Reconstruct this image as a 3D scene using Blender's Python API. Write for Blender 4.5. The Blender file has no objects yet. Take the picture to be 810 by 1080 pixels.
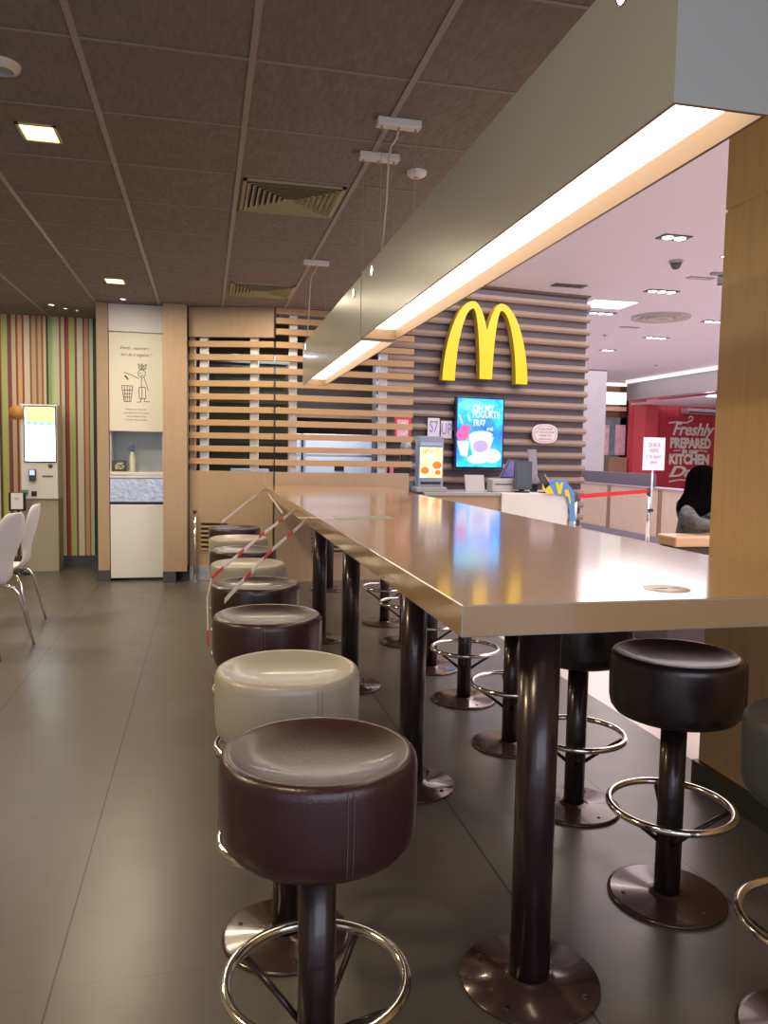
import bpy, bmesh, math, random
from mathutils import Vector, Matrix
random.seed(7)
PI = math.pi
S = bpy.context.scene
C = S.collection

# ---------------------------------------------------------------- camera
HC = 1.4
FPX, YAW, PITCH, ROLL = 824.294, 0.2256835, -0.0758381, 0.0176660
fw = Vector((math.sin(YAW)*math.cos(PITCH), math.cos(YAW)*math.cos(PITCH), math.sin(PITCH)))
rt0 = Vector((math.cos(YAW), -math.sin(YAW), 0))
up0 = rt0.cross(fw)
rt = rt0*math.cos(ROLL) + up0*math.sin(ROLL)
up = -rt0*math.sin(ROLL) + up0*math.cos(ROLL)
cam = bpy.data.objects.new('camera', bpy.data.cameras.new('camera'))
C.objects.link(cam)
M4 = Matrix((rt, up, -fw)).transposed().to_4x4()
M4.translation = (0, 0, HC)
cam.matrix_world = M4
cam.data.sensor_fit = 'VERTICAL'
cam.data.sensor_height = 36.0
cam.data.lens = FPX/1080*36.0
cam.data.clip_start = 0.05
S.camera = cam
def ray(x, y): return rt*((x-405)/FPX) - up*((y-540)/FPX) + fw
def atY(x, y, Y):
    d = ray(x, y); return d*(Y/d.y) + Vector((0, 0, HC))
def atX(x, y, X):
    d = ray(x, y); return d*(X/d.x) + Vector((0, 0, HC))
def atZ(x, y, z):
    d = ray(x, y); return d*((z-HC)/d.z) + Vector((0, 0, HC))

# ---------------------------------------------------------------- world and exposure
W = bpy.data.worlds.new('world'); S.world = W; W.use_nodes = True
W.node_tree.nodes['Background'].inputs[0].default_value = (0.76, 0.76, 0.90, 1)
W.node_tree.nodes['Background'].inputs[1].default_value = 0.95
vs = S.view_settings
S.display_settings.display_device = 'sRGB'
vs.view_transform = 'Standard'; vs.look = 'None'; vs.exposure = 0.0; vs.gamma = 1.0
vs.use_curve_mapping = False

def area_light(name, loc, sx, sy, power, col, rot=(0, 0, 0)):
    l = bpy.data.lights.new(name, 'AREA'); l.shape = 'RECTANGLE'; l.size = sx; l.size_y = sy
    l.energy = power; l.color = col
    o = bpy.data.objects.new(name, l); C.objects.link(o); o.location = loc; o.rotation_euler = rot
    return o
# ceiling lamps of the dining room behind and beside the camera, and broad unseen panels added to light the mall
area_light('dining_light', (-0.8, 0.9, 2.86), .5, .5, 24, (1, .84, .55))
area_light('dining_light', (-2.6, 2.6, 2.86), .5, .5, 72, (1, .78, .42))
area_light('dining_light', (-2.6, 6.0, 2.86), .5, .5, 60, (1, .82, .55))
area_light('dining_light', (-0.75, 5.9, 2.86), .25, .25, 22, (1, .82, .55))
area_light('dining_light', (-0.7, 7.4, 2.86), .3, .3, 26, (1, .84, .6))
area_light('dining_light', (0.6, 7.6, 2.86), .6, .3, 20, (1, .82, .58))
area_light('kitchen_light', (1.1, 9.2, 2.5), 1.6, .2, 45, (.75, .85, 1))
area_light('counter_light', (3.6, 8.3, 3.45), 1.6, .4, 22, (1, .86, .76))
area_light('mall_fill_light', (5.0, 6.5, 3.46), 4.4, 9.0, 270, (1, .88, .86))
area_light('mall_fill_light', (10.2, 13.6, 3.46), 10.0, 11.0, 760, (1, .88, .88))
area_light('mall_fill_light', (4.8, .6, 3.46), 3.6, 4.0, 240, (1, .90, .88))
area_light('daylight', (1.6, -2.45, 1.9), 5.5, 1.9, 78, (.78, .86, 1), rot=(PI/2, 0, 0))
area_light('striped_wall_fill', (-1.9, 8.7, 2.86), 1.2, .2, 16, (1, .90, .78))  # added area light that brightens the striped wall, no fixture of its own
area_light('shop_light', (13.5, 18.6, 2.9), 2.0, 1.5, 850, (1, .93, .9))

# ---------------------------------------------------------------- materials
_m = {}
def mat(name, col, rough=.5, metal=0, bump=0, bscale=60, var=0, vscale=8, emit=0, ecol=None, spec=.5, coat=0, stretch=None):
    if name in _m: return _m[name]
    m = bpy.data.materials.new(name); m.use_nodes = True; _m[name] = m
    nt = m.node_tree; b = nt.nodes['Principled BSDF']
    c = (*col, 1)
    b.inputs['Base Color'].default_value = c
    b.inputs['Roughness'].default_value = rough
    b.inputs['Metallic'].default_value = metal
    b.inputs['Specular IOR Level'].default_value = spec
    b.inputs['Coat Weight'].default_value = coat
    b.inputs['Coat Roughness'].default_value = .08
    tc = None
    if bump or var:
        tc = nt.nodes.new('ShaderNodeTexCoord')
        mp = nt.nodes.new('ShaderNodeMapping'); nt.links.new(tc.outputs['Object'], mp.inputs[0])
        if stretch: mp.inputs['Scale'].default_value = stretch
    if var:
        n = nt.nodes.new('ShaderNodeTexNoise'); n.inputs['Scale'].default_value = vscale; n.inputs['Detail'].default_value = 5
        nt.links.new(mp.outputs[0], n.inputs['Vector'])
        r = nt.nodes.new('ShaderNodeMix'); r.data_type = 'RGBA'
        r.inputs[6].default_value = tuple(max(0, v*(1-var)) for v in col)+(1,)
        r.inputs[7].default_value = tuple(min(1, v*(1+var)) for v in col)+(1,)
        nt.links.new(n.outputs['Fac'], r.inputs[0]); nt.links.new(r.outputs[2], b.inputs['Base Color'])
    if bump:
        n2 = nt.nodes.new('ShaderNodeTexNoise'); n2.inputs['Scale'].default_value = bscale; n2.inputs['Detail'].default_value = 4
        nt.links.new(mp.outputs[0], n2.inputs['Vector'])
        bp = nt.nodes.new('ShaderNodeBump'); bp.inputs['Strength'].default_value = bump; bp.inputs['Distance'].default_value = .01
        nt.links.new(n2.outputs['Fac'], bp.inputs['Height']); nt.links.new(bp.outputs[0], b.inputs['Normal'])
    if emit:
        b.inputs['Emission Color'].default_value = (*(ecol or col), 1)
        b.inputs['Emission Strength'].default_value = emit
    return m

BROWN = mat('brown_leather', (.036, .012, .014), .32, bump=.10, bscale=220, var=.15, vscale=20, coat=.12)
DARKL = mat('dark_brown_leather', (.024, .013, .014), .32, bump=.10, bscale=220, coat=.25)
CREAM = mat('cream_leather', (.36, .315, .255), .36, bump=.08, bscale=200, var=.06, coat=.15)
SLATE = mat('slate_leather', (.060, .062, .065), .40, bump=.08, bscale=200, var=.06)
SEAM = mat('seam_thread', (.10, .06, .055), .6)
SEAMC = mat('cream_seam_thread', (.30, .27, .23), .6)
POSTM = mat('dark_painted_metal', (.030, .018, .020), .28, metal=.3, coat=.3)
BASEM = mat('brown_base_plate', (.060, .034, .030), .22, metal=.3, var=.2, vscale=15, coat=.4)
CHROME = mat('chrome', (.80, .78, .74), .14, metal=1, bump=.02, bscale=90)
STEEL = mat('brushed_steel', (.62, .68, .80), .32, metal=.8, bump=.5, bscale=22, var=.25, vscale=14)
TOPM = mat('table_laminate', (.40, .255, .135), .14, bump=.012, bscale=9, var=.05, vscale=4, stretch=(1, .25, 1), spec=.6, coat=.45)
EDGEM = mat('table_edge', (.33, .335, .34), .38, var=.05, vscale=10)
WOOD = mat('light_oak', (.43, .305, .205), .45, var=.10, vscale=3, stretch=(10, 10, 1), bump=.04, bscale=30)
WOODH = mat('oak_slat', (.50, .32, .165), .45, var=.10, vscale=4, stretch=(1, 6, 10))
PILW = mat('golden_oak', (.62, .40, .17), .42, var=.14, vscale=3, stretch=(12, 12, .8), bump=.04, bscale=20)
WOODM = mat('grey_oak', (.60, .46, .36), .5, var=.14, vscale=3, stretch=(8, 8, .8))
WHITE = mat('white_paint', (.73, .73, .73), .45)
WHITEG = mat('white_laminate', (.74, .73, .70), .25)
BLACK = mat('black_plastic', (.012, .012, .014), .35)
DGREY = mat('dark_grey_plastic', (.05, .055, .07), .35)
GREY = mat('grey_plastic', (.34, .35, .37), .4)
PLINTH = mat('dark_plinth', (.065, .06, .065), .35)
LAMPG = mat('lamp_grey_enamel', (.34, .345, .325), .28, coat=.2)
LAMPR = mat('lamp_rim', (.25, .17, .13), .4)
LAMPI = mat('lamp_inner_white', (.24, .155, .105), .6)
PAPER = mat('paper', (.80, .78, .80), .6)
INK = mat('ink', (.02, .02, .025), .6)
INKG = mat('grey_ink', (.22, .22, .28), .6)
RED = mat('red_tape', (.60, .03, .03), .45)
TAPEW = mat('white_tape', (.78, .74, .68), .45)

def emat(name, col, s): return mat(name, tuple(v*.2 for v in col), .4, emit=s, ecol=col)
GLOW = emat('diffuser_glow', (1, .84, .60), 6.0)
GLOWY = emat('yellow_downlight_glow', (1, .76, .26), 4.0)
GLOWW = emat('white_spot_glow', (1, .95, .9), 9.0)
YEL = emat('yellow_sign_glow', (1, .62, .002), .92)
YELS = mat('sign_side', (.40, .30, .02), .4)

# ---------------------------------------------------------------- mesh helpers
def nb(): return bmesh.new()
def box(bm, x0, x1, y0, y1, z0, z1, mi=0, bev=0):
    if x0 > x1: x0, x1 = x1, x0
    if y0 > y1: y0, y1 = y1, y0
    if z0 > z1: z0, z1 = z1, z0
    r = bmesh.ops.create_cube(bm, size=1, matrix=Matrix.Translation(((x0+x1)/2, (y0+y1)/2, (z0+z1)/2)) @ Matrix.Diagonal((x1-x0, y1-y0, z1-z0, 1)))
    vs_ = r['verts']; fs = set(f for v in vs_ for f in v.link_faces)
    if bev:
        es = list(set(e for v in vs_ for e in v.link_edges))
        rb = bmesh.ops.bevel(bm, geom=es, offset=bev, segments=2, affect='EDGES', profile=.5)
        for f in rb['faces']: f.material_index = mi
    for f in fs:
        if f.is_valid: f.material_index = mi
    return bm
def lathe(bm, prof, n=40, c=(0, 0, 0), mi=0, cap=True):
    rings = []
    for r, z in prof:
        if r < 1e-5:
            rings.append([bm.verts.new((c[0], c[1], c[2]+z))])
        else:
            rings.append([bm.verts.new((c[0]+r*math.cos(2*PI*k/n), c[1]+r*math.sin(2*PI*k/n), c[2]+z)) for k in range(n)])
    for a, b in zip(rings, rings[1:]):
        for k in range(n):
            k2 = (k+1) % n
            if len(a) == 1 and len(b) == 1: continue
            if len(a) == 1: f = bm.faces.new((a[0], b[k2], b[k]))
            elif len(b) == 1: f = bm.faces.new((a[k], a[k2], b[0]))
            else: f = bm.faces.new((a[k], a[k2], b[k2], b[k]))
            f.smooth = True; f.material_index = mi
    if cap:
        for R in (rings[0], rings[-1]):
            if len(R) > 1:
                f = bm.faces.new(R); f.material_index = mi
    bmesh.ops.recalc_face_normals(bm, faces=bm.faces)
    return bm
def tube(bm, pts, r, n=12, closed=False, mi=0):
    pts = [Vector(p) for p in pts]; N = len(pts); rings = []
    prev = None
    for i, p in enumerate(pts):
        if closed: t = (pts[(i+1) % N]-pts[i-1]).normalized()
        else: t = (pts[min(i+1, N-1)]-pts[max(i-1, 0)]).normalized()
        if prev is None:
            a = Vector((0, 0, 1)) if abs(t.z) < .9 else Vector((1, 0, 0))
            u_ = t.cross(a).normalized()
        else:
            u_ = (prev - t*prev.dot(t)).normalized()
        prev = u_; v_ = t.cross(u_)
        rr = r[i] if isinstance(r, (list, tuple)) else r
        rings.append([bm.verts.new(p+(u_*math.cos(2*PI*k/n)+v_*math.sin(2*PI*k/n))*rr) for k in range(n)])
    prs = list(zip(rings, rings[1:])) + ([(rings[-1], rings[0])] if closed else [])
    for a, b in prs:
        for k in range(n):
            f = bm.faces.new((a[k], a[(k+1) % n], b[(k+1) % n], b[k])); f.smooth = True; f.material_index = mi
    if not closed:
        bm.faces.new(rings[0]).material_index = mi; bm.faces.new(rings[-1]).material_index = mi
    bmesh.ops.recalc_face_normals(bm, faces=bm.faces)
    return bm
def poly(bm, pts, depth=(0, 0, 0), mi=0, side=None):
    """a planar outline with a real thickness"""
    vs_ = [bm.verts.new(p) for p in pts]
    f = bm.faces.new(vs_); f.material_index = mi
    d = Vector(depth)
    if d.length > 0:
        w = [bm.verts.new(Vector(p)+d) for p in pts]
        g = bm.faces.new(list(reversed(w))); g.material_index = mi if side is None else side
        n = len(pts)
        for k in range(n):
            q = bm.faces.new((vs_[k], w[k], w[(k+1) % n], vs_[(k+1) % n])); q.material_index = mi if side is None else side
    bmesh.ops.recalc_face_normals(bm, faces=bm.faces)
    return bm
def obj(name, bm, m, parent=None, smooth=None):
    me = bpy.data.meshes.new(name); bm.normal_update(); bm.to_mesh(me); bm.free()
    for x in (m if isinstance(m, (list, tuple)) else [m]): me.materials.append(x)
    o = bpy.data.objects.new(name, me); C.objects.link(o)
    if parent: o.parent = parent
    return o
def thing(name, label, cat, loc=(0, 0, 0), rotz=0, group=None):
    o = bpy.data.objects.new(name, None); C.objects.link(o)
    o.location = loc; o.rotation_euler = (0, 0, rotz); o.empty_display_size = .1
    return tag(o, label, cat, group)
def tag(o, label, cat, group=None, kind=None):
    o['label'] = label; o['category'] = cat
    if group: o['group'] = group
    if kind: o['kind'] = kind
    return o
def struct(name, bm, m, parent=None):
    o = obj(name, bm, m, parent)
    if not parent: o['kind'] = 'structure'
    return o
def copy_tree(o, parent=None):
    c = o.copy(); C.objects.link(c); c.parent = parent
    for ch in list(o.children): copy_tree(ch, c)
    return c
def text(name, s, size, loc, m, parent=None, rot=(PI/2, 0, 0), depth=.001, align='CENTER', sx=1, bold=0, shear=0):
    cu = bpy.data.curves.new(name, 'FONT'); cu.body = s; cu.size = size; cu.extrude = depth; cu.offset = bold
    cu.align_x = align; cu.align_y = 'CENTER'; cu.resolution_u = 3; cu.shear = shear
    t = bpy.data.objects.new(name, cu)
    me = bpy.data.meshes.new_from_object(t); me.name = name
    bpy.data.objects.remove(t)
    me.materials.clear(); me.materials.append(m); me.shade_flat()
    o = bpy.data.objects.new(name, me); C.objects.link(o)
    o.location = loc; o.rotation_euler = rot; o.scale = (sx, 1, 1)
    if parent: o.parent = parent
    return o
def stroke(bm, pts, w, y, mi=0, t=.002):
    """flat drawn line in the XZ plane at depth y"""
    for (x0, z0), (x1, z1) in zip(pts, pts[1:]):
        d = Vector((x1-x0, z1-z0)); L = d.length
        if L < 1e-6: continue
        n = Vector((-d.y, d.x))/L*w/2
        vv = [(x0+n.x, y, z0+n.y), (x1+n.x, y, z1+n.y), (x1-n.x, y, z1-n.y), (x0-n.x, y, z0-n.y)]
        poly(bm, vv, (0, t, 0), mi)
    return bm
def disc_pts(cx, cz, rx, rz, y, n=24, a0=0, a1=2*PI):
    return [(cx+rx*math.cos(a0+(a1-a0)*k/n), y, cz+rz*math.sin(a0+(a1-a0)*k/n)) for k in range(n)]

CE = 2.885
# ================================================================= STRUCTURE
def floor_material():
    m = bpy.data.materials.new('dark_floor_tile'); m.use_nodes = True
    nt = m.node_tree; b = nt.nodes['Principled BSDF']; L = nt.links
    tc = nt.nodes.new('ShaderNodeTexCoord'); sp = nt.nodes.new('ShaderNodeSeparateXYZ'); L.new(tc.outputs['Object'], sp.inputs[0])
    def line(out, off, period, wid):
        a = nt.nodes.new('ShaderNodeMath'); a.operation = 'ADD'; a.inputs[1].default_value = -off+period*40; L.new(out, a.inputs[0])
        f = nt.nodes.new('ShaderNodeMath'); f.operation = 'MODULO'; f.inputs[1].default_value = period; L.new(a.outputs[0], f.inputs[0])
        g = nt.nodes.new('ShaderNodeMath'); g.operation = 'LESS_THAN'; g.inputs[1].default_value = wid; L.new(f.outputs[0], g.inputs[0])
        return g.outputs[0]
    gx = line(sp.outputs['X'], -.39, .67, .006)
    gy = line(sp.outputs['Y'], 2.065, .335, .004)
    n = nt.nodes.new('ShaderNodeTexNoise'); n.inputs['Scale'].default_value = 2.2; n.inputs['Detail'].default_value = 8; L.new(tc.outputs['Object'], n.inputs['Vector'])
    mx = nt.nodes.new('ShaderNodeMix'); mx.data_type = 'RGBA'; L.new(n.outputs['Fac'], mx.inputs[0])
    mx.inputs[6].default_value = (.085, .078, .068, 1); mx.inputs[7].default_value = (.120, .110, .095, 1)
    my = nt.nodes.new('ShaderNodeMix'); my.data_type = 'RGBA'; my.inputs[7].default_value = (.060, .054, .048, 1)
    sc = nt.nodes.new('ShaderNodeMath'); sc.operation = 'MULTIPLY'; sc.inputs[1].default_value = .45; L.new(gy, sc.inputs[0])
    L.new(sc.outputs[0], my.inputs[0]); L.new(mx.outputs[2], my.inputs[6])
    mz = nt.nodes.new('ShaderNodeMix'); mz.data_type = 'RGBA'; mz.inputs[7].default_value = (.012, .011, .010, 1)
    L.new(gx, mz.inputs[0]); L.new(my.outputs[2], mz.inputs[6]); L.new(mz.outputs[2], b.inputs['Base Color'])
    n2 = nt.nodes.new('ShaderNodeTexNoise'); n2.inputs['Scale'].default_value = 5; L.new(tc.outputs['Object'], n2.inputs['Vector'])
    mr = nt.nodes.new('ShaderNodeMapRange'); mr.inputs[3].default_value = .25; mr.inputs[4].default_value = .36
    L.new(n2.outputs['Fac'], mr.inputs[0]); L.new(mr.outputs[0], b.inputs['Roughness'])
    n3 = nt.nodes.new('ShaderNodeTexNoise'); n3.inputs['Scale'].default_value = 60; L.new(tc.outputs['Object'], n3.inputs['Vector'])
    bp = nt.nodes.new('ShaderNodeBump'); bp.inputs['Strength'].default_value = .008; bp.inputs['Distance'].default_value = .01
    L.new(n3.outputs['Fac'], bp.inputs['Height']); L.new(bp.outputs[0], b.inputs['Normal'])
    return m
FLOOR = floor_material()
bm = nb(); box(bm, -5, 2.21, -2.5, 12, -.1, 0); struct('floor', bm, FLOOR)
MALLF = mat('pale_mall_floor', (.66, .58, .55), .25, var=.05, vscale=3)
bm = nb(); box(bm, 2.21, 18, -2.5, 24, -.1, 0); struct('floor', bm, MALLF)

CEILM = mat('dark_ceiling_tile', (.205, .178, .168), .85, bump=.8, bscale=45, var=.34, vscale=40, stretch=(1, .35, 1))
GRIDM = mat('ceiling_grid_bar', (.30, .26, .26), .45)
bm = nb(); box(bm, -5, 2.2, -2.5, 12, CE, CE+.1); struct('ceiling', bm, CEILM)
bm = nb()
xs = [.175+.635*k for k in range(-8, 4)]
ys = [3.14+.64*k for k in range(-8, 14)]
for x in xs: box(bm, x-.013, x+.013, -2.4, 9.7, CE-.006, CE-.0005)
struct('trim_1', bm, GRIDM)
bm = nb()
for y in ys: box(bm, -4.9, 2.19, y-.007, y+.007, CE-.004, CE-.0008)
struct('trim_2', bm, mat('ceiling_cross_bar', (.25, .21, .20), .5))
MC = 3.5
MCEIL = mat('pale_mall_ceiling', (.72, .66, .76), .7)
bm = nb(); box(bm, 2.2, 18, -2.5, 24, MC, MC+.1); box(bm, 2.2, 2.26, -2.5, 9.2, CE, MC); struct('ceiling', bm, MCEIL)

# striped wall
SC = {k: mat('stripe_'+k, c, .55) for k, c in dict(orange=(.50, .17, .045), lime=(.50, .56, .20), mauve=(.27, .07, .075), cream=(.66, .55, .33),
      red=(.42, .055, .04), yellow=(.66, .50, .24), white=(.72, .66, .50), brown=(.36, .12, .05), tan=(.58, .40, .22), black=(.03, .045, .03),
      green=(.28, .42, .17), mint=(.58, .64, .44), peach=(.62, .38, .22)).items()}
keys = list(SC)
seq = [(0, 'orange'), (8, 'lime'), (50, 'mauve'), (80, 'cream'), (110, 'red'), (125, 'yellow'), (155, 'red'), (170, 'white'), (210, 'brown'), (225, 'tan'),
       (255, 'brown'), (270, 'tan'), (295, 'brown'), (310, 'cream'), (330, 'black'), (345, 'green'), (370, 'lime'), (385, 'mint'), (425, 'brown'), (440, 'cream'),
       (465, 'black'), (475, 'red'), (498, 'lime'), (540, 'mauve'), (557, 'white'), (600, 'brown'), (612, 'peach'), (640, 'brown'), (650, 'mint'), (675, 'black'), (690, None)]
bm = nb()
for rep in range(0, 4):
    for (a, k), (b_, _) in zip(seq, seq[1:]):
        x0 = -2.26+.0099*a/6.75-1.012*rep; x1 = -2.26+.0099*b_/6.75-1.012*rep
        box(bm, x0, x1, 9.7, 9.74, .13, CE, mi=keys.index(k))
box(bm, -1.248, -.9, 9.7, 9.74, .13, CE, mi=keys.index('black'))
struct('wall_back', bm, [SC[k] for k in keys])
bm = nb(); box(bm, -5, -.9, 9.68, 9.76, 0, .13); struct('baseboard_back', bm, PLINTH)
WALLL = mat('unseen_wall_paint', (.42, .33, .22), .7)
bm = nb(); box(bm, -5.1, -5, -2.5, 12, 0, CE); struct('wall_left_unseen', bm, WALLL)  # off-frame wall, added to keep cool world light out on the left

# pilaster on the right
bm = nb(); box(bm, 2.08, 2.60, -.6, 2.90, .10, 2.405, bev=.003); box(bm, 2.08, 2.60, -.6, 2.90, 2.415, MC, bev=.003)
box(bm, 2.085, 2.595, -.59, 2.89, 2.40, 2.42)
struct('wall_right', bm, PILW)
bm = nb(); box(bm, 2.055, 2.61, -.6, 2.91, 0, .10); struct('baseboard_right', bm, mat('green_black_plinth', (.035, .036, .026), .4))

# slatted dark wall behind the counter
SLATB = mat('brown_wall_slat', (.215, .150, .120), .5, var=.08, vscale=5)
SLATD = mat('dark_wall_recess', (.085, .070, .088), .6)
wd = Vector((1.32, .16, 0)).normalized()
wang = math.atan2(wd.y, wd.x)
bm = nb()
WL = 2.93
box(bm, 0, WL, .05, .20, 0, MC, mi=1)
k = 0; z = .05
while z < MC-.02:
    # rounded wooden louvre, leaning outwards at its foot
    y0 = 0
    prof = [(.05, z), (.0, z+.012), (-.008, z+.04), (.012, z+.08), (.05, z+.092)]
    a = [bm.verts.new((-.006, p[0], p[1])) for p in prof]; b_ = [bm.verts.new((WL+.02, p[0], p[1])) for p in prof]
    for i in range(4): bm.faces.new((a[i], b_[i], b_[i+1], a[i+1]))
    bm.faces.new(a); bm.faces.new(list(reversed(b_)))
    z += .163
bmesh.ops.recalc_face_normals(bm, faces=bm.faces)
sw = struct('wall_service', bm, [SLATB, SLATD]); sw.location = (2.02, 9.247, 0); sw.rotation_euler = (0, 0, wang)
def onwall(x, y, off=0.0):
    """pixel -> local (s, z) on the slatted wall, off metres in front of it"""
    n = Vector((wd.y, -wd.x, 0)); P0 = Vector((2.02, 9.247, 0)) + n*off
    d = ray(x, y); o = Vector((0, 0, HC)); t = (P0-o).dot(n)/d.dot(n); p = o+d*t
    return (p-P0).dot(wd), p.z

# kitchen back and side
KITB = mat('kitchen_brown', (.060, .040, .030), .6)
KITD = mat('kitchen_dark_green', (.030, .030, .018), .7)
bm = nb(); box(bm, -.25, 2.6, 11.6, 11.7, 0, CE); struct('wall_kitchen', bm, KITB)
bm = nb(); box(bm, -.25, .95, 9.25, 9.30, 0, CE, mi=0)
for i in range(24): box(bm, -.24, .94, 9.225, 9.25, .1+i*.115, .13+i*.115, mi=0)
struct('wall_partition', bm, [KITD])
bm = nb(); box(bm, -.3, -.25, 8.62, 12, 0, CE); struct('wall_niche', bm, KITD)

# ================================================================= BAR TABLES
def bar_table(name, label, y0, y1, legs):
    t = thing(name, label, 'table', (1.22, (y0+y1)/2, 0), 0, None)
    cy = (y0+y1)/2; h = (y1-y0)/2
    bm = nb(); box(bm, -.62, .62, -h, h, .959, 1.038, mi=1, bev=.003)
    for f in bm.faces:
        if f.calc_center_median().z > 1.0375: f.material_index = 0
    obj('tabletop', bm, [TOPM, EDGEM], t)
    for lx, ly in legs:
        bm = nb(); lathe(bm, [(.053, .012), (.053, .956)], 40, (lx-1.22, ly-cy, 0))
        l = obj('leg', bm, POSTM, t)
        bm = nb(); lathe(bm, [(.0, .0), (.181, 0), (.186, .004), (.184, .010), (.070, .014), (.060, .022), (.0535, .024)], 48, (lx-1.22, ly-cy, 0), cap=False)
        obj('base_plate', bm, BASEM, l)
        for q in range(4):
            a = PI/4+q*PI/2
            bm = nb(); lathe(bm, [(0, .0152), (.008, .0148), (.009, .011)], 10, (lx-1.22+.15*math.cos(a), ly-cy+.15*math.sin(a), 0), cap=False)
            obj('bolt', bm, BLACK, l)
    return t
t1 = bar_table('bar_table', 'long high table nearest the camera with pale edges and three dark round legs', 1.76, 5.30, [(.846, 1.85), (.848, 3.10), (.845, 4.52)])
t2 = bar_table('bar_table', 'farther high table joined end to end behind the near one, by the slatted screen', 5.306, 8.20, [(.83, 5.72), (1.22, 7.8)])
# stickers on the near tabletop
cyt = (1.76+5.30)/2
def local(p): return (p.x-1.22, p.y-cyt, p.z)
p = local(atZ(703, 621, 1.038))
bm = nb(); lathe(bm, [(0, 0.0012), (.062, .0010), (.063, 0.0002)], 40, (p[0], p[1], 1.038), cap=False)
st = obj('round_sticker', bm, mat('pale_pink_sticker', (.80, .62, .56), .3), t1); st['label'] = 'round pale sticker near the front edge'
text('lettering', 'KEEP 1M', .022, (p[0], p[1], 1.0395), INKG, st, rot=(0, 0, 0), depth=.0002)
p = local(atZ(384, 546, 1.038))
bm = nb(); box(bm, p[0]-.16, p[0]+.16, p[1]-.10, p[1]+.10, 1.0383, 1.0392)
st = obj('notice_sticker', bm, mat('grey_sticker', (.30, .31, .25), .35), t1); st['label'] = 'grey printed sticker far down the tabletop'
bm = nb(); box(bm, p[0]-.37, p[0]-.165, p[1]-.012, p[1]+.012, 1.0383, 1.0392)
obj('white_tape_strip', bm, TAPEW, t1)['label'] = 'short white tape strip at the table edge'

# ================================================================= STOOLS
def make_stool(leather, seamm, seam_ang):
    t = thing('bar_stool', 'x', 'stool')
    bm = nb()
    prof = [(0, .592), (.13, .592), (.160, .595), (.182, .604), (.196, .622), (.2015, .648), (.203, .70), (.2025, .768), (.2005, .781), (.195, .790), (.187, .794), (.179, .792), (.168, .786), (.13, .773), (.07, .765), (0, .763)]
    lathe(bm, prof, 56, cap=False)
    s = obj('seat', bm, leather, t)
    for da in (-.028, .028):
        bm = nb(); a = seam_ang+da
        pts = [(r*math.cos(a), r*math.sin(a), z) for r, z in [(.1965, .621), (.2025, .648), (.2042, .70), (.2037, .766), (.201, .783)]]
        tube(bm, pts, .0013, 6)
        obj('seam', bm, seamm, s)
    bm = nb(); lathe(bm, [(.085, .5915), (.085, .5880), (.080, .5860), (0, .5860)], 40, cap=False)
    obj('underside', bm, BLACK, s)
    bm = nb(); lathe(bm, [(.0395, .008), (.0395, .590)], 32)
    obj('post', bm, POSTM, t)
    bm = nb()
    lathe(bm, [(0, 0), (.178, 0), (.183, .003), (.182, .009), (.172, .012), (.06, .013), (.048, .018), (.041, .022)], 56, cap=False)
    bp_ = obj('base_plate', bm, BASEM, t)
    for q in range(3):
        a = 2*PI*q/3+.5
        bm = nb(); lathe(bm, [(0, .0150), (.006, .0146), (.007, .011)], 10, (.14*math.cos(a), .14*math.sin(a), 0), cap=False)
        obj('bolt', bm, BLACK, bp_)
    bm = nb(); tube(bm, [(.188*math.cos(2*PI*k/64), .188*math.sin(2*PI*k/64), .300) for k in range(64)], .0115, 14, closed=True)
    ring = obj('footrest_ring', bm, CHROME, t)
    for q in range(4):
        a = PI/4+q*PI/2+.12
        bm = nb()
        c_, s_ = math.cos(a), math.sin(a)
        pts = [(.034*c_, .034*s_, .185), (.09*c_, .09*s_, .228), (.178*c_, .178*s_, .288)]
        tube(bm, pts, .0075, 8)
        obj('brace', bm, POSTM, t)
    return t
LY = [1.55, 2.17, 2.90, 3.60, 4.25, 4.85, 5.50, 6.25]
RY = [1.50, 2.136, 2.785, 3.462, 4.156, 4.82, 5.52, 6.19]
protos = {'b': make_stool(BROWN, SEAM, -1.42), 'd': make_stool(DARKL, SEAM, -1.1), 'c': make_stool(CREAM, SEAMC, -1.35), 's': make_stool(SLATE, SEAMC, -.6)}
used = set()
def put_stool(k, x, y, rz, label, group):
    t = protos[k] if k not in used else copy_tree(protos[k])
    used.add(k)
    t.location = (x, y, 0); t.rotation_euler = (0, 0, rz); t['label'] = label; t['group'] = group
LL = [('b', 'brown leather bar stool nearest the camera, left of the table'),
      ('c', 'large cream leather bar stool directly behind the nearest brown stool'),
      ('b', 'brown bar stool just beyond the big cream stool, left row'),
      ('d', 'dark brown left-row bar stool under the lower end of the nearer red and white tape'),
      ('c', 'greyish cream bar stool in the left row between two dark ones under the tapes'),
      ('d', 'dark brown bar stool sixth along the left row, crossed by the farther striped tape'),
      ('c', 'small far cream bar stool second from the far end of the left row'),
      ('b', 'farthest brown bar stool of the left row, nearest the slatted screen')]
for y, (k, lb), rz in zip(LY, LL, [0, .1, -.3, .2, .5, -.2, .1, .7]):
    put_stool(k, .228, y, rz, lb, 'bar stools along the left side of the tables')
RL = [('s', 'slate grey bar stool cut off by the right edge of the photo'),
      ('d', 'dark bar stool fully in view beside the golden oak pillar, right of the front leg'),
      ('d', 'dark bar stool second beyond the pillar, its seat half hidden under the tabletop'),
      ('d', 'right-row bar stool just left of and behind the thick front table leg'),
      ('d', 'right-row bar stool whose base plate shows the blue screen glow'),
      ('d', 'right-row bar stool seen right beside the middle table leg'),
      ('d', 'small distant right-row bar stool, second from the far end'),
      ('d', 'farthest bar stool of the right row, seen between table legs')]
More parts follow.
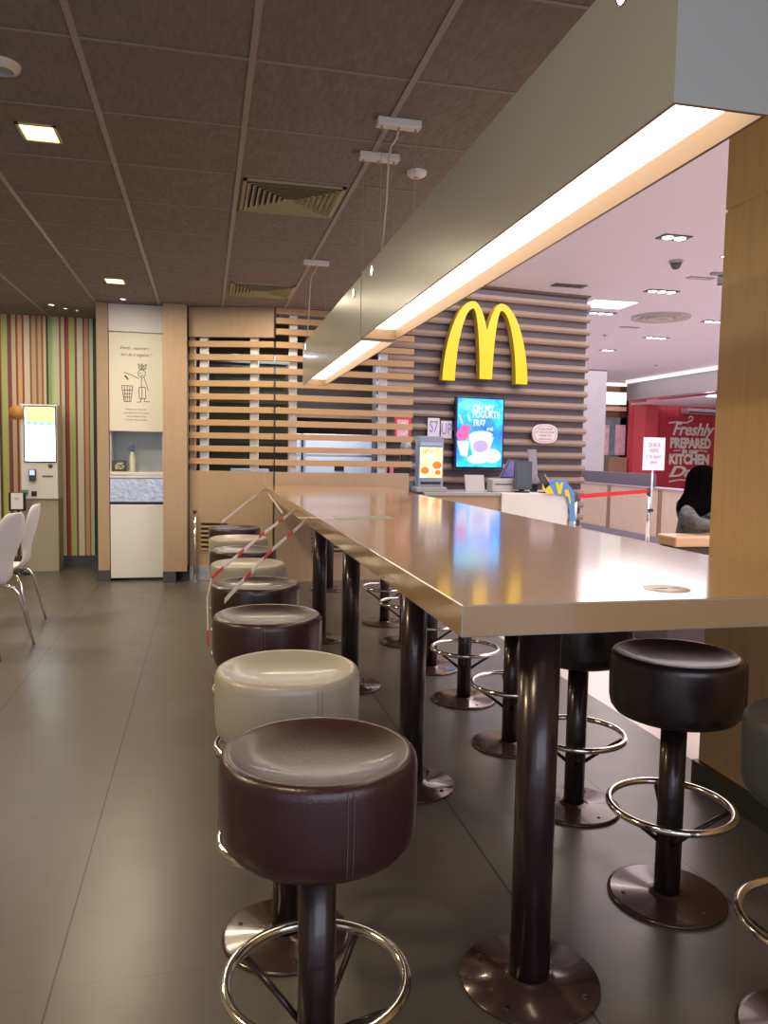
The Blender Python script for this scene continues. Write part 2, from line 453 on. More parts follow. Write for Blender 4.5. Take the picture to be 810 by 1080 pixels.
for y, (k, lb), rz in zip(RY, RL, [.2, .35, .3, .5, .25, .4, .3, .35]):
    put_stool(k, 1.44, y, rz, lb, 'bar stools along the right side of the tables')

# ================================================================= PENDANT LAMPS
def pendant(label, y0, y1, zb0, zb1, dz, canY, holes, cord_from):
    XL, XR = .755, .937
    t = thing('pendant_lamp', label, 'lamp', (.845, (y0+y1)/2, 0), 0, 'long grey pendant lamps over the tables')
    cx, cy = .845, (y0+y1)/2
    hx = (XR-XL)/2; L = (y1-y0)/2
    def zb(y): return zb0+(zb1-zb0)*(y+L)/(2*L)
    H = .318; wth = .008; rec = .050
    def ring4(z_off, inset, yin):
        pts = []
        for sx, sy in ((-1, -1), (1, -1), (1, 1), (-1, 1)):
            y = sy*(L-yin); pts.append((sx*(hx-inset), y, zb(y)+z_off))
        return pts
    bm = nb()
    R = [[bm.verts.new(p) for p in ring4(*a)] for a in ((rec+.01, wth, wth), (0, wth, wth), (0, 0, 0), (H, 0, 0))]
    for a, b in zip(R, R[1:]):
        for k in range(4):
            f = bm.faces.new((a[k], a[(k+1) % 4], b[(k+1) % 4], b[k]))
            f.material_index = 2 if a is R[0] else (1 if a is R[1] else 0)
    bm.faces.new(R[3])
    bmesh.ops.recalc_face_normals(bm, faces=bm.faces)
    for e in list(bm.edges): pass
    obj('housing', bm, [LAMPG, LAMPR, LAMPI], t)
    bm = nb(); q = [bm.verts.new(p) for p in ring4(rec, wth+.0005, wth+.0005)]; q2 = [bm.verts.new(p) for p in ring4(rec+.006, wth+.0005, wth+.0005)]
    bm.faces.new(list(reversed(q))); bm.faces.new(q2)
    for k in range(4): bm.faces.new((q[k], q[(k+1) % 4], q2[(k+1) % 4], q2[k]))
    bmesh.ops.recalc_face_normals(bm, faces=bm.faces)
    obj('diffuser', bm, GLOW, t)['label'] = 'glowing warm white diffuser'
    # glowing round cut-outs near the top of the side
    for hy in holes:
        bm = nb(); y = hy-cy; zc = zb(y)+H-.045
        pts = [(-hx-.002, y+.021*math.cos(2*PI*k/20), zc+.021*math.sin(2*PI*k/20)) for k in range(20)]
        poly(bm, pts, (.003, 0, 0))
        obj('light_hole', bm, GLOWW, t)
        bm = nb(); tube(bm, [(-hx-.001, y+.022*math.cos(2*PI*k/20), zc+.022*math.sin(2*PI*k/20)) for k in range(20)], .002, 6, closed=True)
        obj('hole_rim', bm, CHROME, t)
    for cyy in canY:
        y = cyy-cy
        bm = nb(); box(bm, -.10, .10, y-.028, y+.028, CE-.035, CE-.001, bev=.004)
        can = obj('canopy', bm, WHITEG, t)
        for sx in (-.078, .078):
            bm = nb(); tube(bm, [(sx, y, CE-.033), (sx, y, zb(min(max(y, -L), L))+H-.002)], .0014, 6)
            obj('suspension_wire', bm, GREY, can)
        for sx in (-.078, 0, .078):
            bm = nb(); lathe(bm, [(.006, -.012), (.006, 0)], 10, (sx, y, CE-.035)); obj('wire_grip', bm, GREY, can)
    y = cord_from-cy
    bm = nb(); tube(bm, [(0, y, CE-.04), (-.008, y, CE-.08), (-.035, y, CE-.12), (-.045, y, CE-.20), (-.05, y, CE-.35), (-.065, y+.02, zb(y)+H-.003)], .0045, 8)
    obj('power_cord', bm, mat('cream_cord', (.62, .52, .38), .5), t)
    return t
pendant('nearest long grey box pendant lamp with a glowing white underside, running out of frame', 1.20, 3.87, 1.985, 1.965, 0, [1.36, 3.52], [1.38, 3.62], 3.52)
pendant('farther grey pendant lamp hung end to end beyond the near one, above the far table', 3.885, 6.25, 1.955, 1.925, 0, [3.93, 6.20], [4.08, 6.08], 6.20)

# ================================================================= CEILING FITTINGS
def vent(x, y, label):
    t = thing('ceiling_vent', label, 'vent', (x, y, CE), 0, 'louvred air diffusers in the dark ceiling')
    vm = mat('olive_vent_metal', (.36, .33, .19), .45)
    bm = nb()
    h = .285
    for a in ((-h, h, -h, -h+.02), (-h, h, h-.02, h), (-h, -h+.02, -h, h), (h-.02, h, -h, h)): box(bm, a[0], a[1], a[2], a[3], -.012, -.001)
    obj('frame', bm, vm, t)
    bm = nb(); box(bm, -h+.01, h-.01, -h+.01, h-.01, -.0015, -.0008); obj('backing', bm, mat('vent_dark', (.015, .014, .010), .8), t)
    bm = nb()
    for i in range(8):
        o_ = h-.025-i*.031; i_ = o_-.024
        # a square ring louvre slanting down and outwards
        A = [(-o_, -o_, -.022), (o_, -o_, -.022), (o_, o_, -.022), (-o_, o_, -.022)]; B = [(-i_, -i_, -.002), (i_, -i_, -.002), (i_, i_, -.002), (-i_, i_, -.002)]
        a = [bm.verts.new(p) for p in A]; b = [bm.verts.new(p) for p in B]; a2 = [bm.verts.new((p[0], p[1], p[2]+.003)) for p in A]
        for k in range(4):
            bm.faces.new((a[k], a[(k+1) % 4], b[(k+1) % 4], b[k])); bm.faces.new((a[k], a[(k+1) % 4], a2[(k+1) % 4], a2[k]))
    obj('louvres', bm, vm, t)
vent(.49, 4.745, 'square louvred air vent left of the lamp canopies')
vent(.51, 7.46, 'far louvred air vent just above the slatted screen')
def square_light(x, y, label):
    t = thing('square_downlight', label, 'light', (x, y, CE), 0, 'square yellow downlights')
    bm = nb()
    for a in ((-.088, .088, -.108, -.092), (-.088, .088, .092, .108), (-.088, -.074, -.108, .108), (.074, .088, -.108, .108)): box(bm, *a, -.008, -.001)
    obj('frame', bm, mat('pale_yellow_frame', (.6, .5, .25), .4), t)
    bm = nb(); box(bm, -.074, .074, -.092, .092, -.005, -.0012); obj('diffuser', bm, GLOWY, t)
square_light(-.765, 4.105, 'larger yellow square downlight at upper left')
square_light(-.785, 7.46, 'smaller yellow square downlight above the waste station')
def spot(x, y, label, z=CE, r=.035, m=GLOWW, rim=GREY, n=1, group='small round spotlights in the dark ceiling'):
    t = thing('spotlight', label, 'light', (x, y, z), 0, group)
    bm = nb(); lathe(bm, [(r, -.001), (r+.012, -.001), (r+.012, -.006), (r, -.008)], 24, cap=False); obj('trim_ring', bm, rim, t)
    bm = nb(); lathe(bm, [(0, -.004), (r, -.003), (r, -.001)], 24, cap=False); obj('bulb', bm, m, t)
spot(-1.57, 8.89, 'bright little spotlight leftmost above the striped wall')
spot(-1.46, 9.08, 'little spotlight second from left above the striped wall', r=.022)
spot(-1.36, 9.17, 'faint little spotlight nearest the wooden post above the striped wall', r=.018)
spot(-.80, 8.32, 'little spotlight close above the waste station', r=.028)
# round detector upper left, smoke detector beside wires
t = thing('ceiling_speaker', 'round pale ceiling fitting cut off at upper left edge', 'detector', (-.775, 3.43, CE))
bm = nb(); lathe(bm, [(.045, -.03), (.065, -.02), (.072, -.001)], 32, cap=False); obj('ring', bm, mat('beige_plastic', (.62, .55, .45), .45), t)
bm = nb(); lathe(bm, [(0, -.016), (.044, -.018), (.046, -.029)], 32, cap=False); obj('grille', bm, GREY, t)
t = thing('smoke_detector', 'small oval white smoke detector hanging above the grey lamp', 'detector', (1.09, 4.12, CE))
bm = nb(); lathe(bm, [(0, -.03), (.035, -.029), (.052, -.018), (.055, -.001)], 32, cap=False); obj('housing', bm, WHITEG, t)
bm = nb(); lathe(bm, [(0, -.036), (.012, -.035), (.014, -.029)], 16, cap=False); obj('sensor', bm, GREY, t)

# ================================================================= WASTE STATION
bm = nb(); box(bm, -1.09, -.975, 8.58, 9.1, .115, CE-.002, bev=.002)
struct('trim_3', bm, WOOD)
bm = nb(); box(bm, -.425, -.185, 8.42, 9.1, .115, CE-.002, bev=.002)
struct('trim_4', bm, WOOD)
bm = nb(); box(bm, -1.095, -.97, 8.575, 9.1, 0, .115); struct('baseboard_1', bm, PLINTH)
bm = nb(); box(bm, -.43, -.30, 8.415, 9.1, 0, .115); struct('baseboard_2', bm, PLINTH)
t = thing('waste_station', 'white waste station with sign board and steel front between two oak posts', 'bin', (-.70, 8.6, 0))
X0, X1 = -.27, .27
bm = nb(); box(bm, X0, X1, .02, .45, 1.58, CE-.004, bev=.002); obj('header', bm, WHITE, t)
bm = nb(); box(bm, X0, X1, -.012, .015, 2.60, CE-.005, bev=.002); obj('header_panel', bm, WHITE, t)
bm = nb(); box(bm, X0+.002, X1-.002, -.018, .012, 1.575, 2.59, bev=.003)
sb = obj('sign_board', bm, mat('cream_board', (.74, .71, .63), .45), t)
bm = nb(); box(bm, X0, X1, .38, .45, 1.15, 1.58); box(bm, X0, X0+.015, .02, .4, 1.15, 1.58); box(bm, X1-.015, X1, .02, .4, 1.15, 1.58)
obj('niche', bm, mat('niche_blue_grey', (.52, .58, .64), .4), t)
bm = nb(); box(bm, X0, X1, -.03, .45, 1.118, 1.152, bev=.005); obj('shelf', bm, WHITEG, t)
bm = nb(); box(bm, X0, X1, -.012, .40, .835, 1.085, bev=.004); obj('steel_flap', bm, STEEL, t)['label'] = 'brushed steel push flap'
bm = nb(); box(bm, X0, X1, -.024, .02, 1.088, 1.114, bev=.003); obj('rail', bm, WHITEG, t)
bm = nb(); box(bm, X0, X1, 0, .40, .812, .833); obj('slot', bm, BLACK, t)
bm = nb(); box(bm, X0, X1, .01, .42, .02, .81); obj('cabinet', bm, BLACK, t)
bm = nb(); box(bm, X0+.003, X1-.003, -.012, .008, .03, .808, bev=.003); dr = obj('door', bm, WHITE, t)
bm = nb(); lathe(bm, [(0, .0), (.007, .001), (.007, .01)], 14); lk = obj('lock', bm, GREY, dr); lk.location = (.19, -.012, .70); lk.rotation_euler = (-PI/2, 0, 0)
# drawing on the sign board (about 0.54 x 1.0 m)
Y_ = -.0185
def bp(x, y): return (-.27+.54*(x-20)/545, 2.59-1.015*(y-15)/1020)   # from crop of the board
bm = nb()
def S_(pts, w=.006): stroke(bm, [bp(*p) for p in pts], w, Y_-.0015)
S_([(175, 425), (235, 445), (320, 485)]); S_([(180, 458), (200, 480), (212, 500)], .014)
S_([(148, 562), (258, 562)]); S_([(148, 562), (172, 725)]); S_([(258, 562), (238, 725)]); S_([(170, 725), (240, 725)])
for yy in (607, 645, 680): S_([(155+(yy-562)*.14, yy), (252-(yy-562)*.12, yy)])
for xx in (175, 203, 230): S_([(xx, 562), (203+(xx-203)*.7, 725)], .005)
S_([(350+38*math.cos(a/12*2*PI), 432+40*math.sin(a/12*2*PI)) for a in range(13)])
S_([(322, 385), (315, 330), (335, 360), (350, 328), (365, 358), (398, 332), (385, 388), (322, 385)]); S_([(325, 372), (390, 372)]); S_([(345, 340), (352, 380), (372, 345)])
S_([(330, 425), (350, 425)]); S_([(340, 450), (365, 450)])
S_([(352, 475), (345, 520), (345, 572)]); S_([(375, 475), (400, 560), (415, 610)])
S_([(320, 575), (385, 572), (390, 690), (325, 690), (320, 575)]); S_([(350, 575), (352, 690)])
S_([(340, 690), (340, 725), (300, 730)]); S_([(375, 690), (378, 722), (430, 722)])
obj('drawing', bm, INK, sb)
def board_text(s, x, y, size, sx=1, m=INK, shear=.3):
    px_, pz_ = bp(x, y)
    text('lettering', s, size, (px_, Y_-.001, pz_), m, sb, depth=.0006, sx=sx, shear=shear)
board_text('friends , customers ,', 285, 172, .044, .82)
board_text("let's do it together !", 295, 240, .046, .82)
for i, s in enumerate(("Thank you for being this", "responsible and environmental", "and for helping to keep", "our table corners spotless")):
    board_text(s, 290, 805+i*36, .026, .80, INKG, 0)
# things in the niche
t = thing('spray_bottle', 'clear spray bottle with a blue trigger standing in the waste station niche', 'bottle', (-.755, 8.72, 1.153))
bm = nb(); lathe(bm, [(0, 0), (.034, 0), (.036, .01), (.036, .13), (.030, .165), (.014, .20), (.014, .215)], 24, cap=False); obj('bottle', bm, mat('clear_plastic', (.62, .60, .52), .15), t)
bm = nb(); lathe(bm, [(.017, .212), (.017, .235), (.012, .26)], 16); box(bm, -.035, .016, -.012, .012, .25, .285, bev=.004); box(bm, -.038, -.026, -.006, .006, .215, .26); obj('trigger', bm, mat('blue_trigger', (.08, .12, .30), .4), t)
t = thing('napkin_box', 'small dark box with a pale print beside the spray bottle', 'box', (-.885, 8.70, 1.153))
bm = nb(); box(bm, -.068, .068, -.05, .05, 0, .115, bev=.004); obj('box_body', bm, mat('dark_olive_box', (.06, .06, .045), .4), t)
bm = nb(); rr = random.Random(3)
for k in range(14):
    a = rr.uniform(-.05, .05); b = rr.uniform(.03, .09); poly(bm, disc_pts(a, b, rr.uniform(.008, .016), rr.uniform(.006, .012), -.0515-k*.00005, 10), (0, .001, 0))
obj('print', bm, mat('olive_print', (.5, .48, .33), .5), t)

# ================================================================= KIOSK
t = thing('order_kiosk', 'white self-order kiosk with a bright screen in front of the striped wall', 'kiosk', (-1.79, 9.3, 0))
kw = .192
bm = nb(); box(bm, -kw+.005, kw-.005, .03, .33, 0, .81, bev=.004); obj('pedestal', bm, mat('beige_pedestal', (.40, .35, .27), .4), t)
bm = nb(); box(bm, -kw, kw, 0, .30, .815, 1.865, bev=.012); kb = obj('head', bm, WHITEG, t)
bm = nb(); box(bm, -kw+.04, kw-.012, -.012, .0, 1.225, 1.845, bev=.003); sc_ = obj('screen', bm, BLACK, t)
bm = nb(); box(bm, -kw+.053, kw-.022, -.0145, -.012, 1.240, 1.832); obj('display', bm, emat('kiosk_white_glow', (.74, .86, 1), 5.0), sc_)
bm = nb(); pts = [(-kw+.054, -.0165, 1.831), (kw-.023, -.0165, 1.831)] + [(kw-.023-.292*k/12, -.0165, 1.67+.012*math.sin(k*1.9)) for k in range(13)]
poly(bm, pts, (0, .0015, 0)); obj('yellow_banner', bm, emat('kiosk_yellow_glow', (1, .80, .28), 1.6), sc_)
bm = nb(); up_ = [(kw-.023-.292*k/12, 1.67+.012*math.sin(k*1.9)) for k in range(13)]
pts = [(x, -.0165, z) for x, z in up_] + [(x, -.0165, z-.028-.018*math.cos(i*2.3)) for i, (x, z) in reversed(list(enumerate(up_)))]
poly(bm, pts, (0, .0015, 0)); obj('teal_wave', bm, emat('kiosk_teal_glow', (.25, .75, .72), 1.3), sc_)
KINK = emat('kiosk_print', (.25, .35, .38), .5)
text('lettering', 'Order', .030, (-.05, -.0165, 1.53), KINK, sc_, depth=.0004); text('lettering', 'Here', .026, (.07, -.0165, 1.53), KINK, sc_, depth=.0004)
bm = nb(); box(bm, -.10, -.03, -.05, -.02, 1.02, 1.15, bev=.006); box(bm, -.085, -.045, -.02, 0, 1.05, 1.10); rd = obj('card_reader', bm, DGREY, t); rd.rotation_euler = (0, 0, 0)
bm = nb(); box(bm, -.092, -.040, -.053, -.050, 1.085, 1.142); obj('reader_screen', bm, emat('reader_glow', (.45, .6, 1), 1.3), rd)
bm = nb(); box(bm, .03, .14, -.004, 0, 1.062, 1.08); obj('receipt_slot', bm, mat('slot_grey', (.12, .11, .11), .4), t)
bm = nb(); lathe(bm, [(0, -.008), (.02, -.008), (.024, 0)], 20, cap=False); o = obj('round_button', bm, mat('button_grey', (.09, .09, .10), .3), t); o.location = (.115, 0, 1.185); o.rotation_euler = (PI/2, 0, 0); o.scale = (1, 1, -1)
bm = nb(); box(bm, -.085, -.03, -.008, 0, .85, .905, bev=.002); obj('barcode_scanner', bm, BLACK, t)
bm = nb(); box(bm, -.19, -.115, -.02, 0, .865, .92, bev=.006); obj('green_tag', bm, mat('green_tag', (.12, .28, .15), .5), t)
t = thing('number_disc', 'round orange-brown wooden disc on the upper left corner of the kiosk', 'sign', (-2.01, 9.285, 1.765))
bm = nb(); lathe(bm, [(0, 0), (.078, 0), (.08, .003), (.08, .012), (0, .014)], 40, cap=False); o = obj('disc', bm, mat('amber_wood', (.55, .25, .06), .4, var=.1), t); o.rotation_euler = (PI/2, 0, 0)
bm = nb(); box(bm, .0, .05, -.001, .012, -.008, .008); obj('bracket', bm, GREY, t)
# sign holder
t = thing('card_stand', 'white card in a black stand left of the kiosk, behind the chairs', 'sign', (-1.985, 9.12, 0))
bm = nb(); lathe(bm, [(0, 0), (.12, 0), (.12, .012), (.015, .02), (.012, .78)], 24, (0, .045, 0), cap=False); obj('pole', bm, BLACK, t)
bm = nb(); box(bm, -.085, .085, 0, .03, .70, .90, bev=.003); hd = obj('holder', bm, BLACK, t)
bm = nb(); box(bm, -.060, .060, -.006, -.001, .72, .895); cd = obj('card', bm, PAPER, t)
text('lettering', 'W', .05, (0, -.0075, .83), INKG, cd, depth=.0004)

# ================================================================= CHAIRS
def make_chair(label):
    t = thing('dining_chair', label, 'chair', (0, 0, 0), 0, 'white shell dining chairs at the left edge')
    prof = [(.21, .435, .17), (.19, .455, .19), (.10, .458, .205), (0, .450, .205), (-.10, .446, .19), (-.155, .455, .165), (-.185, .490, .125), (-.20, .55, .105), (-.215, .62, .125), (-.235, .70, .175), (-.258, .79, .195), (-.278, .88, .180), (-.288, .93, .145), (-.292, .958, .09)]
    bm = nb(); rows = []
    for i, (y, z, w) in enumerate(prof):
        row = []
        for k in range(9):
            u_ = -1+k/4
            cup = .022*u_*u_
            yy = y + (cup*1.2 if z > .6 else 0); zz = z + (cup if z < .5 else 0)
            row.append(bm.verts.new((u_*w, yy, zz)))
        rows.append(row)
    for a, b in zip(rows, rows[1:]):
        for k in range(8):
            f = bm.faces.new((a[k], a[k+1], b[k+1], b[k])); f.smooth = True
    bmesh.ops.recalc_face_normals(bm, faces=bm.faces)
    bmesh.ops.solidify(bm, geom=list(bm.faces), thickness=.012)
    o = obj('shell', bm, mat('white_shell_plastic', (.72, .72, .74), .3), t)
    sub = o.modifiers.new('subdivision', 'SUBSURF'); sub.levels = 1; sub.render_levels = 2
    for sx in (-1, 1):
        bm = nb(); tube(bm, [(sx*.13, -.02, .436), (sx*.155, -.12, .432), (sx*.175, -.16, .415), (sx*.19, -.19, .36), (sx*.235, -.27, .0)], .0105, 10); obj('leg', bm, CHROME, t)
        bm = nb(); tube(bm, [(sx*.13, .02, .436), (sx*.155, .12, .432), (sx*.17, .15, .415), (sx*.185, .17, .36), (sx*.225, .235, .0)], .0105, 10); obj('leg', bm, CHROME, t)
    bm = nb(); box(bm, -.135, .135, -.03, .03, .425, .440); obj('seat_bracket', bm, BLACK, t)
    return t
ch = make_chair('white shell chair with chrome legs, nearer one cut by the left edge')
ch.location = (-1.50, 5.70, 0); ch.rotation_euler = (0, 0, 1.32)
c2 = copy_tree(ch); c2.location = (-1.545, 6.52, 0); c2.rotation_euler = (0, 0, 1.53)
c2['label'] = 'white shell chair seen edge-on behind the nearer one, before the kiosk pedestal'

# ================================================================= SLATTED SCREENS
A = Vector((-.165, 8.56, 0)); F = Vector((.70, 8.30, 0)); R_ = Vector((2.20, 8.36, 0))
slz = [1.275+.1365*k for k in range(10)]
POSTW = mat('white_post', (.66, .70, .76), .4)
VENTW = mat('vent_oak', (.50, .31, .14), .5)
def screen(label, P, Q, zs, top, posts, vent_s, header):
    d = Q-P; L = d.length; a = math.atan2(d.y, d.x)
    t = thing('slatted_screen', label, 'screen', (P.x, P.y, 0), a, 'oak slatted screens in front of the kitchen')
    bm = nb(); box(bm, 0, L-.004, 0, .05, .0 if header is None else .012, 1.175, bev=.002); bp__ = obj('base_panel', bm, WOOD, t)
    bm = nb()
    for z in zs: box(bm, 0, L-.004+(.03 if header is None else 0), -.004, .05, z-.031, z+.031, bev=.003)
    obj('slats', bm, WOODH, t)
    for s in posts:
        bm = nb(); box(bm, s-.042, s+.042, .052, .11, 1.0, top, bev=.003); obj('post', bm, POSTW, t)
    if header:
        bm = nb(); box(bm, 0, L-.004, -.004, .06, header, CE-.003, bev=.002); obj('header_panel', bm, WOOD, t)
        bm = nb(); box(bm, -.01, .045, .052, .11, 1.175, header); obj('side_post', bm, WOOD, t)
    bm = nb(); box(bm, vent_s[0], vent_s[1], -.004, -.001, vent_s[2], vent_s[3], mi=1)
    n = 6; hh = (vent_s[3]-vent_s[2])/n
    for k in range(n): box(bm, vent_s[0], vent_s[1], -.020, -.003, vent_s[2]+k*hh, vent_s[2]+k*hh+hh*.45, mi=0)
    obj('vent_grille', bm, [VENTW, BLACK], bp__)
    return t
screen('left oak slatted screen with a solid header, beside the waste station post', A, F, slz, 2.60, [.14, .68], (.13, .42, .33, .62), 2.575)
screen('right oak slatted screen with slats up to the ceiling, its right end open', F+Vector((.020, 0, 0)), R_, slz+[2.640, 2.752, 2.851], CE-.003, [.19, 1.18], (.40, .83, .29, .58), None)
t = thing('door_rail', 'thin upright silver post with a black cap before the left screen', 'post', (-.105, 8.47, 0))
bm = nb(); lathe(bm, [(.016, .004), (.016, .735)], 16); obj('tube', bm, CHROME, t)
bm = nb(); lathe(bm, [(.019, .73), (.019, .755), (0, .762)], 16, cap=False); obj('cap', bm, BLACK, t)
bm = nb(); lathe(bm, [(0, 0), (.035, 0), (.035, .006), (0, .007)], 20, cap=False); obj('foot', bm, GREY, t)
t = thing('kick_plate', 'bright steel kick plate along the foot of the left screen', 'plate', (A.x, A.y, 0), math.atan2(F.y-A.y, F.x-A.x))
bm = nb(); box(bm, .005, .86, -.012, -.003, .002, .155, bev=.002); obj('plate', bm, STEEL, t)
for s in (.05, .3, .55, .8):
    bm = nb(); lathe(bm, [(0, 0), (.006, .001)], 8, (s, -.0135, .13)); obj('screw', bm, GREY, t)

# ================================================================= KITCHEN BEYOND THE SCREEN
t = thing('kitchen_hood', 'dark bulkhead with brown front over the steel kitchen units', 'hood', (1.3, 10.3, 0))
bm = nb(); box(bm, -1.0, .95, 0, 1.0, 1.95, CE-.003, bev=.01); obj('bulkhead', bm, KITB, t)
bm = nb(); box(bm, -1.0, .95, -.02, 0, 1.84, 1.95, bev=.004); obj('trim', bm, mat('hood_tan', (.36, .22, .12), .5), t)
COOL = mat('cool_steel', (.55, .62, .72), .35, metal=.55)
for i, (x0, x1, lb) in enumerate(((-.55, .02, 'leftmost steel kitchen cabinet seen between the oak slats'), (.04, .95, 'wide steel kitchen cabinet with a black display behind the slats'), (.97, 1.30, 'narrow steel kitchen unit at the right behind the slats'))):
    t = thing('steel_cabinet', lb, 'cabinet', (1.15, 9.75, 0), 0, 'steel kitchen units behind the screen')
    bm = nb(); box(bm, x0, x1, 0, .6, 0, 1.62, bev=.008); b_ = obj('body', bm, COOL, t)
    bm = nb(); box(bm, x0+.03, x1-.03, -.012, 0, 1.36, 1.58, bev=.003); obj('upper_door', bm, mat('pale_steel_door', (.74, .84, .98), .3), t)
    bm = nb(); box(bm, x0+.03, x1-.03, -.012, 0, 1.02, 1.33, bev=.003); dd = obj('lower_door', bm, mat('pale_steel_door', (.66, .74, .86)), t)
    bm = nb(); box(bm, (x0+x1)/2-.06, (x0+x1)/2+.06, -.02, -.012, 1.16, 1.22); obj('display', bm, BLACK, dd)
t = thing('food_warmer', 'dark warmer with a steel top low behind the left part of the slats', 'appliance', (.52, 9.0, 0))
bm = nb(); box(bm, -.25, .20, 0, .2, 0, 1.10, bev=.01); obj('body', bm, DGREY, t)
bm = nb(); box(bm, -.24, .19, -.01, .2, 1.102, 1.19, bev=.01); obj('lid', bm, COOL, t)
# things at the right end of the screen
p0 = atY(425, 453, 8.95)
t = thing('pink_poster', 'pink and red poster behind the right end of the slats', 'poster', (p0.x, p0.y, p0.z))
bm = nb(); box(bm, -.10, .10, 0, .012, -.15, .15, bev=.002); obj('board', bm, mat('poster_red', (.55, .06, .09), .5), t)
bm = nb(); box(bm, -.075, .065, -.004, -.001, -.10, .115); obj('print', bm, mat('poster_pink', (.85, .42, .60), .5), t)
text('lettering', '3', .22, (.01, -.006, 0), PAPER, t, depth=.001)
bm = nb(); box(bm, -.012, .012, .012, .03, -p0.z+.003, -.05); obj('pole', bm, GREY, t)
p0 = atY(428, 471, 8.7)
t = thing('round_scale', 'round silver dispenser dome at the right end of the slats', 'dispenser', (p0.x, p0.y, 0))
bm = nb(); lathe(bm, [(0, -.05), (.06, -.045), (.075, -.02), (.08, 0), (.075, .03), (0, .045)], 32, cap=False)
o = obj('dome', bm, mat('dull_silver', (.52, .50, .48), .35, metal=.5), t); o.location = (0, 0, p0.z); o.rotation_euler = (PI/2, 0, 0); o.scale = (.75, 1.25, 1)
bm = nb(); box(bm, -.05, .05, .0, .10, 1.09, p0.z-.07, bev=.01); obj('neck', bm, BLACK, t)
bm = nb(); box(bm, -.085, .085, -.05, .14, .97, 1.09, bev=.01); obj('foot', bm, GREY, t)
bm = nb(); box(bm, -.08, .08, -.04, .13, 0, .97); obj('stand', bm, mat('mustard_panel', (.42, .32, .06), .5), t)
for i, x in enumerate((406, 413)):
    p0 = atY(x, 497, 8.75)
    t = thing('red_box', ('left' if i == 0 else 'right')+' one of the two small red boxes behind the lowest slat', 'box', (p0.x, p0.y, 0), 0, 'red boxes behind the slats')
    bm = nb(); box(bm, -.032, .032, 0, .09, 1.10, 1.27, bev=.003); obj('carton', bm, mat('carton_red', (.42, .02, .05), .45), t)
    bm = nb(); box(bm, -.02, .02, -.002, 0, 1.13, 1.24); obj('print', bm, mat('poster_pink', (.85, .42, .60)), t)
    bm = nb(); box(bm, -.033, .033, 0, .10, 0, 1.098); obj('shelf_block', bm, DGREY, t)

# ================================================================= ON THE SLATTED WALL
wall_frame = Matrix.Translation((2.02, 9.247, 0)) @ Matrix.Rotation(wang, 4, 'Z')
def wthing(name, label, cat, s, z, off, group=None):
    p = wall_frame @ Vector((s, -off, z))
    return thing(name, label, cat, p, wang, group)
# arches sign
s0, z0 = onwall(465.5, 401, .1); s1, z1 = onwall(555, 403.5, .1); _, zt = onwall(496, 317.8, .1)
Wm, Hm = s1-s0, zt-min(z0, z1)
t = wthing('arches_sign', 'big glowing yellow arches M sign on the dark slatted wall', 'sign', s0, min(z0, z1), .03)
g = lambda h: math.sqrt(max(0, 1-min(1, h)**1.7))
N = 26
hs = [math.sin(k/N*PI/2) for k in range(N+1)]
left_out = [(.337-.337*g(h), h) for h in hs]
right_dn = []
for h in reversed(hs[:-1]):
    x = .337+.225*g(h)
    if x < .5: right_dn.append((x, h))
pts = left_out + right_dn + [(.5, .655)]
half = pts
full = half + [(1-x, h) for x, h in reversed(half[:-1])]
hin = .91
ih = [h*hin for h in hs]
inner_r = [(1-(.335-.193*g(h/hin)), h) for h in ih] + [(1-(.335+.092*g(h/hin)), h) for h in reversed(ih[:-1]) if h > .04]+[(1-.427, .04)]
inner_l = [(.427, .04)]+[(.335+.092*g(h/hin), h) for h in ih if h > .04] + [(.335-.193*g(h/hin), h) for h in reversed(ih[:-1])]
outl = full + inner_r + inner_l
bm = nb(); poly(bm, [(x*Wm, 0, h*Hm) for x, h in outl], (0, -.10, 0), mi=1, side=0)
for f in bm.faces:
    n_ = f.normal
    f.material_index = 0 if (abs(n_.y) > .9 and f.calc_center_median().y < -.05) else 1
obj('letter_body', bm, [YEL, YELS], t)
for x in (.07, .93, .5):
    bm = nb(); box(bm, x*Wm-.02, x*Wm+.02, 0, .06, .15*Hm, .15*Hm+.04); obj('mount', bm, GREY, t)
# menu screen
s0, z0 = onwall(479.5, 494, .09); s1, z1 = onwall(532.5, 420, .09)
sw_, sh_ = s1-s0, z1-z0
t = wthing('menu_screen', 'bright blue upright dessert menu screen on the dark slatted wall', 'screen', s0, z0, .02)
bm = nb(); box(bm, 0, sw_, -.07, -.01, 0, sh_, bev=.006); fr = obj('bezel', bm, mat('blue_black_bezel', (.01, .015, .06), .2), t)
def screen_mat():
    m = bpy.data.materials.new('menu_screen_blue'); m.use_nodes = True; nt = m.node_tree; b = nt.nodes['Principled BSDF']; L = nt.links
    tc = nt.nodes.new('ShaderNodeTexCoord'); n = nt.nodes.new('ShaderNodeTexNoise'); n.inputs['Scale'].default_value = 3.2; n.inputs['Detail'].default_value = 5
    L.new(tc.outputs['Object'], n.inputs['Vector']); r = nt.nodes.new('ShaderNodeValToRGB'); L.new(n.outputs['Fac'], r.inputs[0])
    e = r.color_ramp.elements; e[0].position = .32; e[0].color = (.0, .05, .75, 1); e[1].position = .68; e[1].color = (.02, .62, .85, 1)
    x = r.color_ramp.elements.new(.5); x.color = (.0, .26, .80, 1)
    b.inputs['Base Color'].default_value = (.02, .02, .05, 1); L.new(r.outputs[0], b.inputs['Emission Color']); b.inputs['Emission Strength'].default_value = 2.3
    return m
bm = nb(); box(bm, .022, sw_-.022, -.073, -.070, .022, sh_-.022); obj('display', bm, screen_mat(), fr)
def sp(x, y): return (sw_*(x-45)/650, sh_*(1-(y-40)/990))
